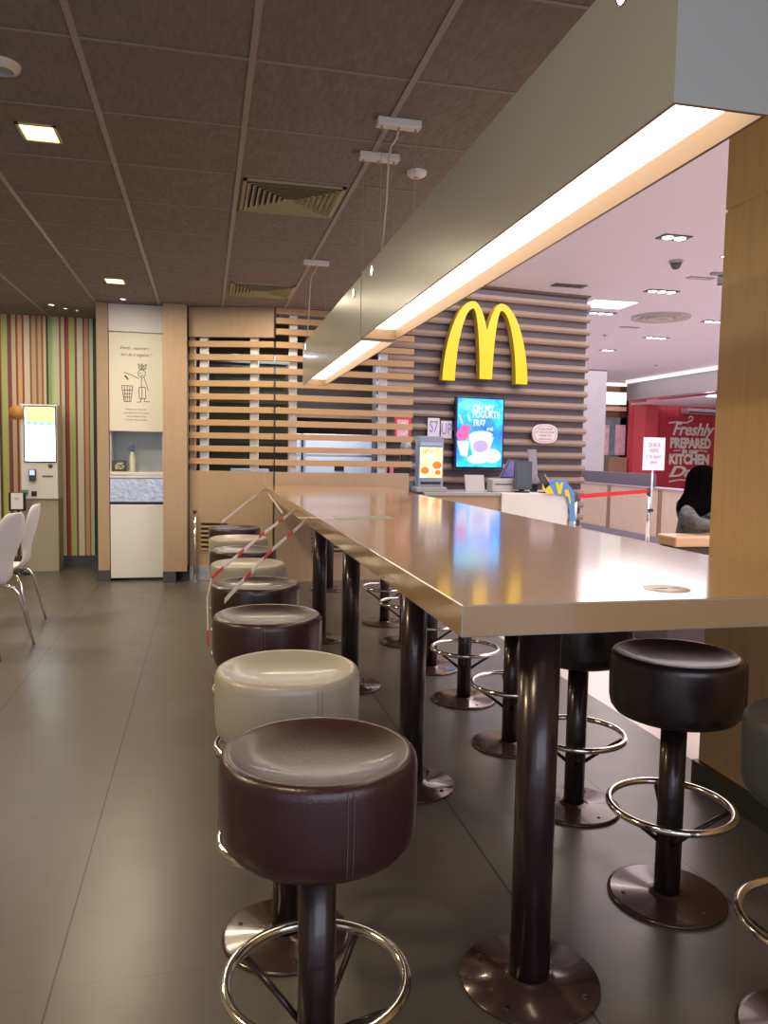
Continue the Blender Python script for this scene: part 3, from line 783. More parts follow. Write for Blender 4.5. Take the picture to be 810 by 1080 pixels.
def blob(name, cx, cy, rx, ry, m, d):
    bm = nb(); c = sp(cx, cy); poly(bm, disc_pts(c[0], c[1], rx*sw_/650, ry*sh_/990, -.074-d, 28), (0, .0012, 0)); return obj(name, bm, m, fr)
def shape(name, pts, m, d):
    bm = nb(); poly(bm, [(sp(*p)[0], -.074-d, sp(*p)[1]) for p in pts], (0, .0012, 0)); return obj(name, bm, m, fr)
EW = emat('screen_white', (.80, .88, 1), .95); EC = emat('screen_cyan', (.15, .85, .95), 1.3); EPk = emat('screen_pink', (.85, .15, .42), 1.0)
EV = emat('screen_violet', (.50, .42, .92), 1.1); EL = emat('screen_lilac', (.80, .74, 1), 1.2); EPe = emat('screen_peach', (1, .78, .66), 1.2)
blob('cyan_glow', 250, 160, 175, 75, EC, .0002)
shape('cup', [(62, 650), (230, 650), (205, 870), (120, 850)], EW, .001); blob('berries', 140, 560, 85, 85, EPk, .002); blob('berries', 180, 470, 70, 45, EPk, .0022)
shape('cup', [(215, 560), (555, 590), (480, 850), (280, 870)], EL, .0026); blob('cream', 390, 560, 150, 55, EW, .0032); blob('berry_sauce', 380, 720, 100, 85, EV, .0034)
blob('plate', 340, 900, 140, 65, EW, .0028); blob('bowl', 530, 850, 130, 100, EW, .0042); blob('dessert', 545, 860, 95, 70, EPe, .0048)
shape('swirl', [(75, 285), (92, 285), (140, 420), (122, 420)], EW, .0042); shape('swirl', [(185, 285), (205, 285), (245, 370), (225, 380)], EW, .0042)
for s, x, y, sz in (('OH MY', 405, 200, 115), ('YOGURT!!', 440, 285, 105), ('FR$7', 355, 400, 95), ('each', 500, 475, 60)):
    c = sp(x, y); text('lettering', s, sz*sh_/990*1.25, (c[0], -.0765, c[1]), EW, fr, depth=.0006, sx=.72, bold=.004)
# oval plaque
s0, z0 = onwall(575, 457.5, .05)
t = wthing('oval_plaque', 'pale oval printed plaque right of the menu screen', 'sign', s0, z0, .02)
bm = nb()
ov = [(.185*math.copysign(abs(math.cos(a))**.75, math.cos(a)), 0, .125*math.copysign(abs(math.sin(a))**.75, math.sin(a))) for a in [2*PI*k/40 for k in range(40)]]
poly(bm, ov, (0, -.03, 0)); pq = obj('board', bm, mat('pale_pink_board', (.68, .58, .60), .5), t)
bm = nb(); pr = [(x*.86, -.032, z*.84) for x, _, z in ov]
tube(bm, pr, .003, 6, closed=True)
obj('border_line', bm, INKG, pq)
for i, s in enumerate(('PLEASE ORDER', 'AT THE COUNTER', 'THANK YOU', 'welcome back')): text('lettering', s, .038, (0, -.0325, .06-.042*i), INKG, pq, depth=.0006, sx=.85)
# papers on the wall
for i, (x0, y0, x1, y1, lb, tx) in enumerate(((452, 441, 465, 460, 'left printed paper notice on the wall above the counter display', 'S7'), (466, 444, 478, 462, 'right printed paper notice beside the blue screen', 'UP'))):
    s0, z0 = onwall(x0, y1, .05); s1, z1 = onwall(x1, y0, .05)
    t = wthing('paper_notice', lb, 'notice', s0, z0, .011, 'paper notices')
    bm = nb(); box(bm, 0, s1-s0, -.006, -.001, 0, z1-z0); o = obj('sheet', bm, mat('lilac_paper', (.66, .62, .78), .5), t)
    text('lettering', tx, .20, ((s1-s0)/2, -.0075, (z1-z0)/2), mat('violet_print', (.22, .18, .38), .5), o, depth=.0006, sx=.6)

# ================================================================= SERVICE COUNTER
CY = 8.30
ct = atY(530, 520, CY).z; xl = 2.385; xm = atY(529, 540, CY).x; xr = atY(599, 540, CY).x
t = thing('service_counter', 'white-fronted service counter with an oak left half under the blue screen', 'counter', (xl, CY, 0))
bm = nb(); box(bm, 0, xm-xl-.005, .05, .65, .08, ct-.035, bev=.003); obj('oak_cabinet', bm, WOOD, t)
bm = nb(); box(bm, xm-xl, xr-xl, 0, .68, .02, ct, bev=.006); obj('white_cabinet', bm, WHITEG, t)
bm = nb(); box(bm, -.02, xm-xl-.003, .02, .68, ct-.035, ct, bev=.004); obj('worktop', bm, mat('grey_worktop', (.38, .36, .36), .3), t)
bm = nb(); box(bm, 0, xm-xl-.005, .09, .64, 0, .08); obj('plinth', bm, PLINTH, t)
def on_counter(x, off=.25): return atY(x, 500, CY+off).x
# digital menu box
x0, x1 = on_counter(441, .15), on_counter(467.5, .15); zt = atY(455, 460, CY+.15).z
wbx = x1-x0
t = thing('promo_display', 'upright grey counter display glowing with burgers at the left end of the counter', 'display', ((x0+x1)/2, CY+.15, ct))
hh = zt-ct
bm = nb(); box(bm, -wbx/2-.03, wbx/2+.03, -.06, .20, 0, .055, bev=.008); obj('foot', bm, GREY, t)
bm = nb(); box(bm, -wbx/2, wbx/2, 0, .14, .055, hh, bev=.008); hb = obj('housing', bm, mat('blue_grey_housing', (.28, .33, .45), .35), t)
bm = nb(); box(bm, -wbx/2+.02, wbx/2-.02, -.008, 0, hh*.83, hh-.07); obj('top_band', bm, emat('pale_blue_glow', (.5, .62, .9), .55), t)
def promo_mat():
    m = bpy.data.materials.new('promo_glow'); m.use_nodes = True; nt = m.node_tree; b = nt.nodes['Principled BSDF']; L = nt.links
    tc = nt.nodes.new('ShaderNodeTexCoord'); n = nt.nodes.new('ShaderNodeTexNoise'); n.inputs['Scale'].default_value = 9; L.new(tc.outputs['Object'], n.inputs['Vector'])
    r = nt.nodes.new('ShaderNodeValToRGB'); L.new(n.outputs['Fac'], r.inputs[0]); e = r.color_ramp.elements
    e[0].position = .3; e[0].color = (.80, .50, .12, 1); e[1].position = .62; e[1].color = (1, .90, .60, 1)
    L.new(r.outputs[0], b.inputs['Emission Color']); b.inputs['Emission Strength'].default_value = 1.6; b.inputs['Base Color'].default_value = (.05, .04, .03, 1)
    return m
bm = nb(); box(bm, -wbx/2+.018, wbx/2-.018, -.006, 0, .16, hh*.80); dp = obj('picture', bm, promo_mat(), t)
EO = emat('promo_orange', (.90, .25, .03), .9)
for cx_, cz_, r_ in ((-.07, .24, .05), (.07, .30, .055), (.08, .22, .035)):
    bm = nb(); poly(bm, disc_pts(cx_, cz_, r_, r_*.8, -.008, 18), (0, .0012, 0)); obj('burger_print', bm, EO, dp)
text('lettering', 'NEW', .06, (-.04, -.0085, hh*.72), EO, dp, depth=.0005)
bm = nb(); box(bm, -wbx/2+.03, wbx/2-.03, -.004, .0, .085, .115); obj('slot', bm, BLACK, t)
# sign board holders and printer
p = (on_counter(492), on_counter(512)); z = atY(500, 501, CY+.25).z
t = thing('menu_board', 'blank pale tilted board standing on the counter under the blue screen', 'board', ((p[0]+p[1])/2, CY+.25, ct))
bm = nb(); w_ = (p[1]-p[0])/2
poly(bm, [(-w_, 0, .006), (w_, 0, .006), (w_-.01, .03, z-ct), (-w_-.01, .03, z-ct)], (0, .02, 0)); obj('panel', bm, mat('pale_grey_panel', (.50, .47, .48), .45), t)
bm = nb(); box(bm, -w_-.02, w_+.02, -.04, .10, 0, .006); obj('base', bm, GREY, t)
p = (on_counter(518), on_counter(541)); z = atY(530, 505, CY+.25).z
t = thing('receipt_printer', 'small pale box printer on the counter just left of the tills', 'printer', ((p[0]+p[1])/2, CY+.25, ct+.001))
w_ = (p[1]-p[0])/2
bm = nb(); box(bm, -w_, w_, -.06, .14, 0, z-ct, bev=.012); pb = obj('body', bm, mat('pale_printer', (.48, .46, .46), .4), t)
bm = nb(); box(bm, -w_+.03, w_-.03, -.063, -.05, (z-ct)*.55, (z-ct)*.62); obj('paper_slot', bm, BLACK, pb)
bm = nb(); box(bm, -w_+.02, w_-.02, -.055, .05, z-ct-.001, z-ct+.004, bev=.001); obj('lid', bm, GREY, pb)
# tills: screens seen from behind on stands
def till(name, label, x, lean, w, z0_, z1_, m, faceblue, off):
    t = thing(name, label, 'till', (on_counter(x, off), CY+off, ct), 0, 'black till screens on the counter')
    bm = nb(); box(bm, -.07, .07, -.05, .08, 0, .02, bev=.004); obj('base', bm, BLACK, t)
    bm = nb(); box(bm, -.03, .03, .0, .04, .018, z0_+.12, bev=.006); obj('neck', bm, BLACK, t)
    bm = nb(); zz0, zz1 = z0_, z1_
    poly(bm, [(-w/2, 0, zz0), (w/2, 0, zz0), (w/2+lean, 0.03, zz1), (-w/2+lean, .03, zz1)], (0, -.035, 0)); o = obj('monitor', bm, m, t)
    bm = nb(); i = .02
    poly(bm, [(-w/2+i+lean*.05, -.038, zz0+i), (w/2-i+lean*.05, -.038, zz0+i), (w/2-i+lean*.95, -.010, zz1-i), (-w/2+i+lean*.95, -.010, zz1-i)], (0, .001, 0)); obj('panel', bm, faceblue, o)
    return t
till('till', 'leaning till monitor with a violet-blue panel beside the blue screen', 533, .13, .17, .15, .38, mat('blue_black_shell', (.05, .05, .14), .25), mat('violet_panel', (.14, .12, .34), .25), .52)
till('till', 'dark till monitor facing the camera at the middle of the counter', 551, .01, .21, .04, .36, mat('charcoal_shell', (.05, .06, .08), .35), mat('charcoal_panel', (.06, .08, .10), .3), .12)
t = thing('customer_display', 'tall thin grey display pole behind the dark till monitor', 'display', (on_counter(563, .30), CY+.30, ct))
bm = nb(); poly(bm, [(-.03, 0, .10), (.06, 0, .10), (.03, .02, .50), (-.07, .02, .50)], (0, .03, 0)); obj('panel', bm, mat('mid_grey_panel', (.27, .26, .30), .35), t)
bm = nb(); box(bm, -.03, .05, -.02, .05, 0, .10, bev=.01); obj('base', bm, BLACK, t)
t = thing('card_terminal', 'black card terminal leaning on the white counter beside the yellow and blue cutout', 'terminal', (on_counter(573, .10), CY+.10, ct))
bm = nb(); poly(bm, [(.02, 0, .01), (.13, 0, .01), (.02, .05, .23), (-.05, .05, .21)], (0, -.03, 0)); obj('body', bm, BLACK, t)
bm = nb(); poly(bm, [(.115, -.032, .03), (.125, -.032, .03), (.03, .018, .215), (.02, .018, .215)], (0, -.002, 0)); obj('edge_strip', bm, mat('pink_edge', (.6, .40, .36), .4), t)
bm = nb(); box(bm, -.03, .10, -.03, .06, 0, .012); obj('stand', bm, BLACK, t)
# yellow-and-blue cutout display
xc = atY(592, 520, CY-.02).x
t = thing('promo_cutout', 'blue cutout display with yellow shapes at the right end of the white counter', 'display', (xc, CY-.03, 0))
CB = mat('cutout_blue', (.10, .30, .58), .45); CYW = mat('cutout_yellow', (.85, .62, .05), .45)
def cp(x, y): q = atY(x, y, CY-.03); return (q.x-xc, 0, q.z)
bm = nb(); poly(bm, [cp(*q) for q in ((601, 550), (601, 538), (597, 523), (585, 521), (580, 521), (580, 508), (585, 505.5), (596, 506), (599, 510), (603, 515), (606, 520), (607, 550))], (0, .02, 0)); cb = obj('backing', bm, CB, t)
for q in (((585.5, 509), (588, 508.5), (590, 512), (592, 508.5), (594, 509), (591.5, 521), (588.5, 521)), ((595, 517), (599, 516), (602, 528), (601, 533), (599, 524), (596, 523)), ((572, 510), (575, 516), (579, 512), (581, 514), (584, 521), (577, 521), (572, 516))):
    bm = nb(); poly(bm, [(cp(*a)[0], -.006, cp(*a)[2]) for a in q], (0, .004, 0)); obj('yellow_shape', bm, CYW, cb)
bm = nb(); a, b = cp(600, 560), cp(605, 560); box(bm, a[0], b[0], .0, .03, .003, cp(601, 550)[2]); obj('support', bm, GREY, t)

# ================================================================= QUEUE BARRIER
def qpost(x, y, label):
    t = thing('queue_post', label, 'post', (x, y, 0), 0, 'silver queue barrier posts')
    bm = nb(); lathe(bm, [(0, 0), (.15, 0), (.15, .012), (.03, .03), (.028, .05)], 32, cap=False); obj('base', bm, CHROME, t)
    bm = nb(); lathe(bm, [(.030, .04), (.030, .90)], 20); obj('tube', bm, CHROME, t)
    bm = nb(); lathe(bm, [(.034, .84), (.045, .85), (.045, .945), (.03, .955), (0, .957)], 20, cap=False); obj('belt_head', bm, DGREY, t)
    return t
pa = atY(606.5, 520, 9.0); pb_ = atY(685, 520, 10.4)
qpost(pa.x, 9.0, 'silver barrier post at the right end of the counter')
qpost(pb_.x, 10.4, 'silver barrier post under the white paper sign in the mall')
t = thing('barrier_belt', 'red retractable belt strung between the two silver posts', 'belt')
bm = nb(); v = Vector((pb_.x, 10.4, .9))-Vector((pa.x, 9.0, .9)); n_ = Vector((v.y, -v.x, 0)).normalized()
d_ = v.normalized(); Pa = Vector((pa.x, 9.0, .865))+d_*.045; Pb = Vector((pb_.x, 10.4, .875))-d_*.045
poly(bm, [Pa, Pb, Pb+Vector((0, 0, .055)), Pa+Vector((0, 0, .055))], n_*.004)
bo = obj('belt', bm, mat('belt_red', (.62, .015, .03), .5), t)
t = thing('paper_sign', 'white printed sign on a thin pole clipped to the barrier post', 'sign', (pb_.x-.01, 10.33, 0))
bm = nb(); lathe(bm, [(.013, .62), (.013, 1.32)], 12); obj('pole', bm, PAPER, t)
w2 = (atY(699, 480, 10.33).x-atY(676, 480, 10.33).x)/2; z0, z1 = atY(688, 496, 10.33).z, atY(688, 461.5, 10.33).z
bm = nb(); box(bm, -w2, w2, -.022, -.014, z0, z1, bev=.004); o = obj('sheet', bm, mat('bright_paper', (.86, .78, .88), .4), t)
for i, (s, m_) in enumerate((('QUEUE', INKG), ('HERE', INKG), ('1 m apart', INKG), ('please', INKG))): text('lettering', s, .085 if i != 3 else .06, (0, -.0235, z1-.11-.082*i), m_, o, depth=.0005, sx=.75)
bm = nb(); box(bm, -.03, .03, -.02, .02, .60, .64); obj('clip', bm, BLACK, t)

# ================================================================= MALL
# timber seating counter
t = thing('mall_partition', 'long pale oak half-height partition with a dark cap in the mall', 'partition', (7.2, 11.0, 0))
PY0, PY1 = 10.2, 15.4
bm = nb(); box(bm, 0, .25, PY0-11, PY1-11, .10, .88, bev=.003); obj('oak_panel', bm, WOODM, t)
bm = nb()
for y in (13.0, 11.35, 14.6): box(bm, -.012, 0, y-11-.05, y-11+.05, .10, .88)
obj('upright', bm, mat('brown_upright', (.26, .15, .09), .5), t)
bm = nb(); box(bm, -.015, .27, PY0-11, PY1-11, .0, .10); obj('kick_strip', bm, mat('violet_grey_kick', (.24, .21, .27), .4), t)
bm = nb(); box(bm, .10, .14, 11.7-11, PY1-11, .905, 1.12, bev=.003); obj('dark_screen', bm, mat('smoky_panel', (.12, .10, .13), .3), t)
bm = nb(); box(bm, -.02, .28, PY0-11, PY1-11, .88, .905, bev=.003); obj('cap', bm, mat('grey_violet_cap', (.34, .31, .36), .4), t)
# column and far shops
bm = nb(); q0, q1 = atY(613, 480, 17.5), atY(637, 480, 17.5); box(bm, q0.x, q1.x, 17.5, 18.1, 0, MC); struct('wall_column', bm, mat('grey_column', (.42, .40, .45), .6, var=.12, vscale=4))
FX = 11.3
bm = nb(); zb_ = atX(700, 418, FX).z; FY = atX(661, 410, FX).y
box(bm, FX, FX+.3, 12, FY, zb_, MC-.012); struct('wall_fascia', bm, mat('grey_fascia', (.25, .22, .24), .5))
bm = nb(); box(bm, FX-.05, FX-.002, 12, FY, MC-.10, MC-.01); struct('trim_5', bm, emat('cove_line', (1, .92, .86), .9))
REDW = mat('red_painted_boards', (.56, .055, .075), .5, var=.08, vscale=4)
ra = .20; rd_ = Vector((math.cos(ra), math.sin(ra), 0)); RP = atY(666, 480, 20.2); RP.z = 0
bm = nb(); box(bm, 0, 6.5, 0, .2, 0, MC-.02)
for k in range(1, 26): box(bm, k*.25-.008, k*.25+.004, -.012, 0, 0, MC-.02)
o = struct('wall_red', bm, REDW); o.location = RP; o.rotation_euler = (0, 0, ra)
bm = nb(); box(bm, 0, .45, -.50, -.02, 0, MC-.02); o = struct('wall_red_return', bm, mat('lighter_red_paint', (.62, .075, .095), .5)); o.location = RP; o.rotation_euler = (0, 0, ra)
bm = nb(); box(bm, FX+.35, 18, 12, 20.0, 2.86, 2.90); struct('ceiling', bm, MCEIL)
def onred(x, y, off=.03):
    n = Vector((rd_.y, -rd_.x, 0)); P0 = RP+n*off; d = ray(x, y); o = Vector((0, 0, HC)); tt = (P0-o).dot(n)/d.dot(n); p = o+d*tt
    return (p-P0).dot(rd_), p.z
q = RP+Vector((rd_.y, -rd_.x, 0))*.03
t = thing('wall_lettering', 'white Freshly Prepared in our Kitchen Daily lettering on the red wall', 'sign', q, ra)
LW = mat('chalk_white', (.95, .90, .82), .5)
def rtext(s, x, y, hpx, wpx, shear=0, bold=.012):
    a, z = onred(x, y); _, zt_ = onred(x, y-hpx/2); _, zb2 = onred(x, y+hpx/2); a0, _ = onred(x-wpx/2, y); a1, _ = onred(x+wpx/2, y)
    H_ = (zt_-zb2)/.70
    o = text('lettering', s, H_, (a, 0, z), LW, t, depth=.008, bold=bold, shear=shear)
    wcur = max(v.co.x for v in o.data.vertices)-min(v.co.x for v in o.data.vertices)
    o.scale = ((a1-a0)/wcur, 1, 1)
    return o
rtext('Freshly', 730, 453.5, 13, 44, .35); rtext('PREPARED', 728.5, 468, 10, 43, 0, .02); rtext('in our', 728, 476, 5, 18, .1); rtext('KITCHEN', 727, 485, 10, 42, 0, .02); rtext('Daily', 727, 498, 11, 48, .35)
def rline(pts, w):
    bm = nb(); stroke(bm, [onred(*p) for p in pts], w, -.004); obj('flourish', bm, LW, t)
rline([(705, 446), (715, 445), (724, 446), (730, 443), (731, 440), (728, 439), (726, 441.5)], .045)
rline([(705, 508), (716, 506), (729, 506.5)], .04); rline([(710, 475.5), (718, 475)], .03); rline([(738, 475), (746, 476.5)], .03)
t = thing('air_conditioner', 'pale wall unit above the lettering on the red wall', 'air conditioner', (RP.x+rd_.x*3.0, RP.y+rd_.y*3.0-.30, 0), ra)
a0, z0 = onred(727, 436, .3); a1, z1 = onred(757, 425, .3)
bm = nb(); box(bm, a0-3.0, a1-3.0+1.0, 0, .28, z0, min(z1, 2.84), bev=.03); obj('housing', bm, mat('ac_grey', (.55, .52, .55), .4), t)
bm = nb(); box(bm, a0-3.0+.05, a1-3.0+.9, -.005, .0, z0+.02, z0+.06); obj('outlet', bm, DGREY, t)
pp = atZ(752, 418, 2.86)
spot(min(pp.x, 17), min(pp.y, 19.5), 'white round shop downlight above the red wall near the oak pillar', z=2.86, r=.16, group='shop downlights')
# shopfront left of the red wall
SY = 20.6
def sh(x, y, Y=SY): q = atY(x, y, Y); return q.x, q.z
t = thing('shopfront', 'distant brown-framed shopfront with a bright sign left of the red wall', 'shopfront', (sh(650, 480)[0], SY, 0)); sx0 = sh(650, 480)[0]
BR = mat('brown_frame', (.20, .09, .06), .5)
def shbox(name, x0, y0, x1, y1, m, dy0, dy1, parent):
    a, zt_ = sh(x0, y0); b, zb2 = sh(x1, y1); bm = nb(); box(bm, a-sx0, b-sx0, dy0, dy1, max(zb2, .0), min(zt_, MC-.01)); return obj(name, bm, m, parent)
shbox('frame', 634, 398, 665, 575, BR, 0, .2, t)
shbox('door_post', 655, 400, 662, 575, mat('dark_brown_post', (.07, .03, .02), .5), -.06, -.01, t)
shbox('edge_post', 662.2, 410, 664, 575, mat('tan_post', (.42, .26, .15), .5), -.06, -.01, t)
shbox('top_light', 634, 401, 666, 408, emat('warm_shop_glow', (1, .93, .78), 1.6), -.10, -.02, t)
o = shbox('shop_sign', 635, 413.5, 658.5, 427, emat('pale_green_sign', (.92, 1, .92), 1.3), -.10, -.02, t)
c = sh(648, 419); text('lettering', 'l l l l l l l l', .17, (c[0]-sx0, -.105, c[1]), mat('dull_green_ink', (.2, .36, .28), .5), o, depth=.002, sx=.8)
shbox('awning', 634, 429, 658, 434, mat('peach_awning', (.80, .52, .42), .5), -.14, -.02, t)
shbox('window_display', 634, 440, 657, 500, mat('blue_grey_window', (.16, .22, .26), .25, var=.6, vscale=5), -.06, -.01, t)
for i, (x0, x1) in enumerate(((634, 640), (648, 657))): shbox('poster', x0, 448, x1, 480, mat('pink_poster_print', (.75, .42, .48), .5, var=.5, vscale=7), -.09, -.062, t)
shbox('bench', 637, 482, 655, 500, mat('tan_display', (.30, .18, .11), .5), -.3, -.1, t)
bm = nb(); box(bm, 2.6, 18, 23.4, 23.5, 0, MC); struct('wall_mall', bm, mat('mall_far_wall', (.45, .38, .36), .6))
bm = nb(); box(bm, 17.9, 18, -2.5, 23.4, 0, MC); struct('wall_mall_side', bm, mat('mall_side_wall', (.50, .42, .38), .6))

# mall ceiling fittings
def multi(x, y, n, label, lit=True, dark=False, dx=.13):
    p = atZ(x, y, MC)
    t = thing('recessed_spotlight', label, 'light', (p.x, p.y, MC), .0, 'multi-lamp recessed spotlights in the mall ceiling')
    bm = nb(); w = n*dx/2+.02; box(bm, -w, w, -.085, .085, -.010, -.001, bev=.003); fr = obj('tray', bm, mat('spot_tray', (.10, .08, .09), .5), t)
    for k in range(n):
        bm = nb(); lathe(bm, [(0, -.02), (.048, -.018), (.055, -.010)], 20, (-w+.02+dx*(k+.5), 0, 0), cap=False)
        obj('lamp', bm, (emat('mall_spot_glow', (1, .93, .92), 5) if lit else DGREY), fr)
multi(711, 250, 2, 'two-lamp recessed spotlight, largest and nearest in the pale ceiling')
multi(698, 307, 3, 'three-lamp recessed spotlight above the big round ceiling diffuser')
multi(600, 301, 3, 'unlit three-lamp recessed spotlight above the right end of the slatted wall', lit=False)
multi(634, 330, 3, 'three-lamp spotlight just right of the slatted wall top')
multi(692, 356, 3, 'three-lamp spotlight below the big round ceiling diffuser')
multi(755, 339, 3, 'three-lamp spotlight beside the oak pillar edge')
multi(641, 369, 2, 'small far spotlight above the grey column')
p = atZ(697, 334, MC)
t = thing('round_air_diffuser', 'big round air diffuser in the pale mall ceiling', 'vent', (p.x, p.y, MC))
for k, r_ in enumerate((.42, .30, .18)):
    bm = nb(); lathe(bm, [(r_, -.001), (r_, -.03-.012*k), (r_-.085, -.012-.012*k), (r_-.085, -.001)], 40, cap=False); obj('cone_ring', bm, mat('diffuser_grey', (.50, .45, .46), .4), t)
p = atZ(713, 275, MC)
t = thing('dome_camera', 'small grey dome camera below the nearest recessed spotlight', 'camera', (p.x, p.y, MC))
bm = nb(); lathe(bm, [(.065, -.03), (.075, -.001)], 24, cap=False); obj('mount', bm, GREY, t)
bm = nb(); lathe(bm, [(0, -.095), (.03, -.088), (.05, -.065), (.058, -.03)], 24, cap=False); obj('dome', bm, DGREY, t)
p = atZ(760, 288, MC)
t = thing('track_spotlight', 'small spotlight bracket beside the upper oak pillar', 'light', (p.x, p.y, MC))
bm = nb(); box(bm, -.12, .12, -.03, .03, -.03, -.001, bev=.004); obj('track', bm, GREY, t)
bm = nb(); lathe(bm, [(.035, -.13), (.04, -.05), (.01, -.028)], 16, cap=False); obj('head', bm, DGREY, t)
p = atZ(766, 270, MC)
spot(p.x, p.y, 'bright spotlight peeking past the oak pillar edge', z=MC, r=.05, group='round spotlights in the mall ceiling')
p = atZ(629, 316, MC)
t = thing('recessed_light_panel', 'bright triangular-looking light panel at the corner of the slatted wall', 'light', (p.x, p.y+.25, MC))
bm = nb(); box(bm, -.02, .62, -.25, .25, -.006, -.001); obj('diffuser', bm, emat('panel_glow', (1, .97, .98), 2.5), t)
bm = nb(); box(bm, -.04, .64, -.27, .27, -.003, -.0005); obj('frame', bm, WHITE, t)
for x, y, lb in ((739, 293, 'right'), (664, 345, 'left')):
    p = atZ(x, y, MC)
    t = thing('air_slot', 'thin grey slot in the mall ceiling, the %s one' % ('upper, near the pillar' if lb == 'right' else 'lower, left of the round diffuser'), 'vent', (p.x, p.y, MC), 0, 'thin slots in the mall ceiling')
    bm = nb(); box(bm, -.16, .16, -.05, .05, -.012, -.001, bev=.003); obj('cover', bm, mat('slot_cover', (.42, .36, .40), .5), t)
for x, y, lb in ((638, 353, 'sprinkler head left of the round diffuser'), (692, 385, 'sprinkler head low above the grey fascia')):
    p = atZ(x, y, MC)
    t = thing('sprinkler', lb, 'sprinkler', (p.x, p.y, MC), 0, 'ceiling sprinklers')
    bm = nb(); lathe(bm, [(0, -.07), (.035, -.068), (.03, -.06), (.012, -.055), (.012, -.02), (.04, -.012), (.04, -.001)], 14, cap=False); obj('head', bm, GREY, t)

# ================================================================= PERSON ON A BENCH
LY0 = 4.85
lx0 = atY(698, 566, LY0).x+.13; lz = .848
t = thing('mall_bench', 'bench with a tan back rail and dark body, the person sits on it', 'bench', (lx0, LY0, 0))
bm = nb(); box(bm, -.02, 1.6, 0, .24, lz-.075, lz, bev=.014); obj('back_rail', bm, mat('tan_ledge', (.58, .37, .21), .35), t)
bm = nb(); box(bm, -.03, 1.55, .04, .20, .0, lz-.077, bev=.01); obj('back_panel', bm, mat('dark_brown_base', (.05, .028, .025), .4), t)
bm = nb(); box(bm, -.02, 1.55, .205, .80, .36, .45, bev=.02); obj('seat_cushion', bm, DARKL, t)
bm = nb(); box(bm, .02, 1.5, .21, .72, .0, .355, bev=.01); obj('seat_base', bm, mat('dark_brown_base', (.05, .028, .025)), t)

def skin(name, verts, edges, radii, m, parent, sub=2, root=0):
    me = bpy.data.meshes.new(name); me.from_pydata([Vector(v) for v in verts], edges, [])
    o = bpy.data.objects.new(name, me); C.objects.link(o)
    md = o.modifiers.new('skin', 'SKIN'); md.use_smooth_shade = True
    me.skin_vertices[0]
    for i, r in enumerate(radii):
        me.skin_vertices[0].data[i].radius = r if isinstance(r, tuple) else (r, r)
        me.skin_vertices[0].data[i].use_root = (i == root)
    s = o.modifiers.new('sub', 'SUBSURF'); s.levels = sub; s.render_levels = sub
    dg = bpy.context.evaluated_depsgraph_get(); dg.update()
    me2 = bpy.data.meshes.new_from_object(o.evaluated_get(dg)); me2.name = name
    bpy.data.objects.remove(o)
    me2.materials.clear(); me2.materials.append(m)
    for p_ in me2.polygons: p_.use_smooth = True
    o = bpy.data.objects.new(name, me2); C.objects.link(o); o.parent = parent
    return o
hx_ = atY(737, 505, 5.38).x
t = thing('person', 'person with long black hair and grey patterned top, back turned, leaning on the bench rail', 'person', (hx_+.015, 5.40, -.045))
t.scale = (1.04, 1.04, 1.04)
SKINM = mat('skin', (.50, .30, .22), .5)
V = [(0, .02, .60), (0, .0, .76), (-.02, -.03, .92), (-.01, -.04, 1.02), (.01, -.04, 1.10), (.02, -.02, 1.16), (.025, .0, 1.22), (.03, .0, 1.27),
     (-.14, -.06, 1.02), (-.21, -.17, .97), (-.26, -.37, .925), (-.15, -.40, .915), (-.06, -.40, .905),
     (.15, -.03, 1.02), (.21, .04, .90), (.20, .14, .80), (.12, .26, .72),
     (-.10, .12, .57), (-.12, .46, .56), (-.12, .50, .14), (-.12, .58, .05), (.10, .12, .57), (.12, .46, .56), (.12, .50, .14), (.12, .58, .05)]
E_ = [(0, 1), (1, 2), (2, 3), (3, 4), (4, 5), (5, 6), (6, 7), (3, 8), (8, 9), (9, 10), (10, 11), (11, 12), (3, 13), (13, 14), (14, 15), (15, 16),
      (0, 17), (17, 18), (18, 19), (19, 20), (0, 21), (21, 22), (22, 23), (23, 24)]
Rr = [.12, .115, .125, (.11, .09), .05, (.07, .08), (.08, .09), (.055, .065), .06, .045, .040, .034, .024, .06, .045, .038, .028, .085, .062, .045, .03, .085, .062, .045, .03]
skin('body', V, E_, Rr, SKINM, t)
TOPP = mat('grey_patterned_knit', (.12, .125, .13), .8, spec=.1, var=.95, vscale=26, stretch=(1, 1, 1.6), bump=.4, bscale=50)
LILP = mat('mauve_patterned_knit', (.30, .25, .25), .8, var=.6, vscale=38, bump=.4, bscale=50)
skin('top', [(0, .02, .62)]+V[1:4]+V[8:11]+[V[13], V[14], V[15], (-.12, -.14, .90), V[11]], [(0, 1), (1, 2), (2, 3), (3, 4), (4, 5), (5, 6), (3, 7), (7, 8), (8, 9), (2, 10), (6, 11)], [.150, .150, .165, (.14, .115), .085, .072, .060, .08, .068, .052, .10, .040], TOPP, t)
skin('scarf', [(.05, -.12, .86), (.09, -.14, .94), (.12, -.10, 1.01), (.15, -.05, 1.05)], [(0, 1), (1, 2), (2, 3)], [.08, .10, .09, .06], LILP, t)
skin('trousers', [V[0], V[17], V[18], (-.12, .50, .18), V[21], V[22], (.12, .50, .18)], [(0, 1), (1, 2), (2, 3), (0, 4), (4, 5), (5, 6)], [.14, .10, .075, .06, .10, .075, .06], mat('dark_trousers', (.03, .03, .045), .8), t)
HAIR = mat('black_hair', (.003, .0025, .003), .7, spec=.0)
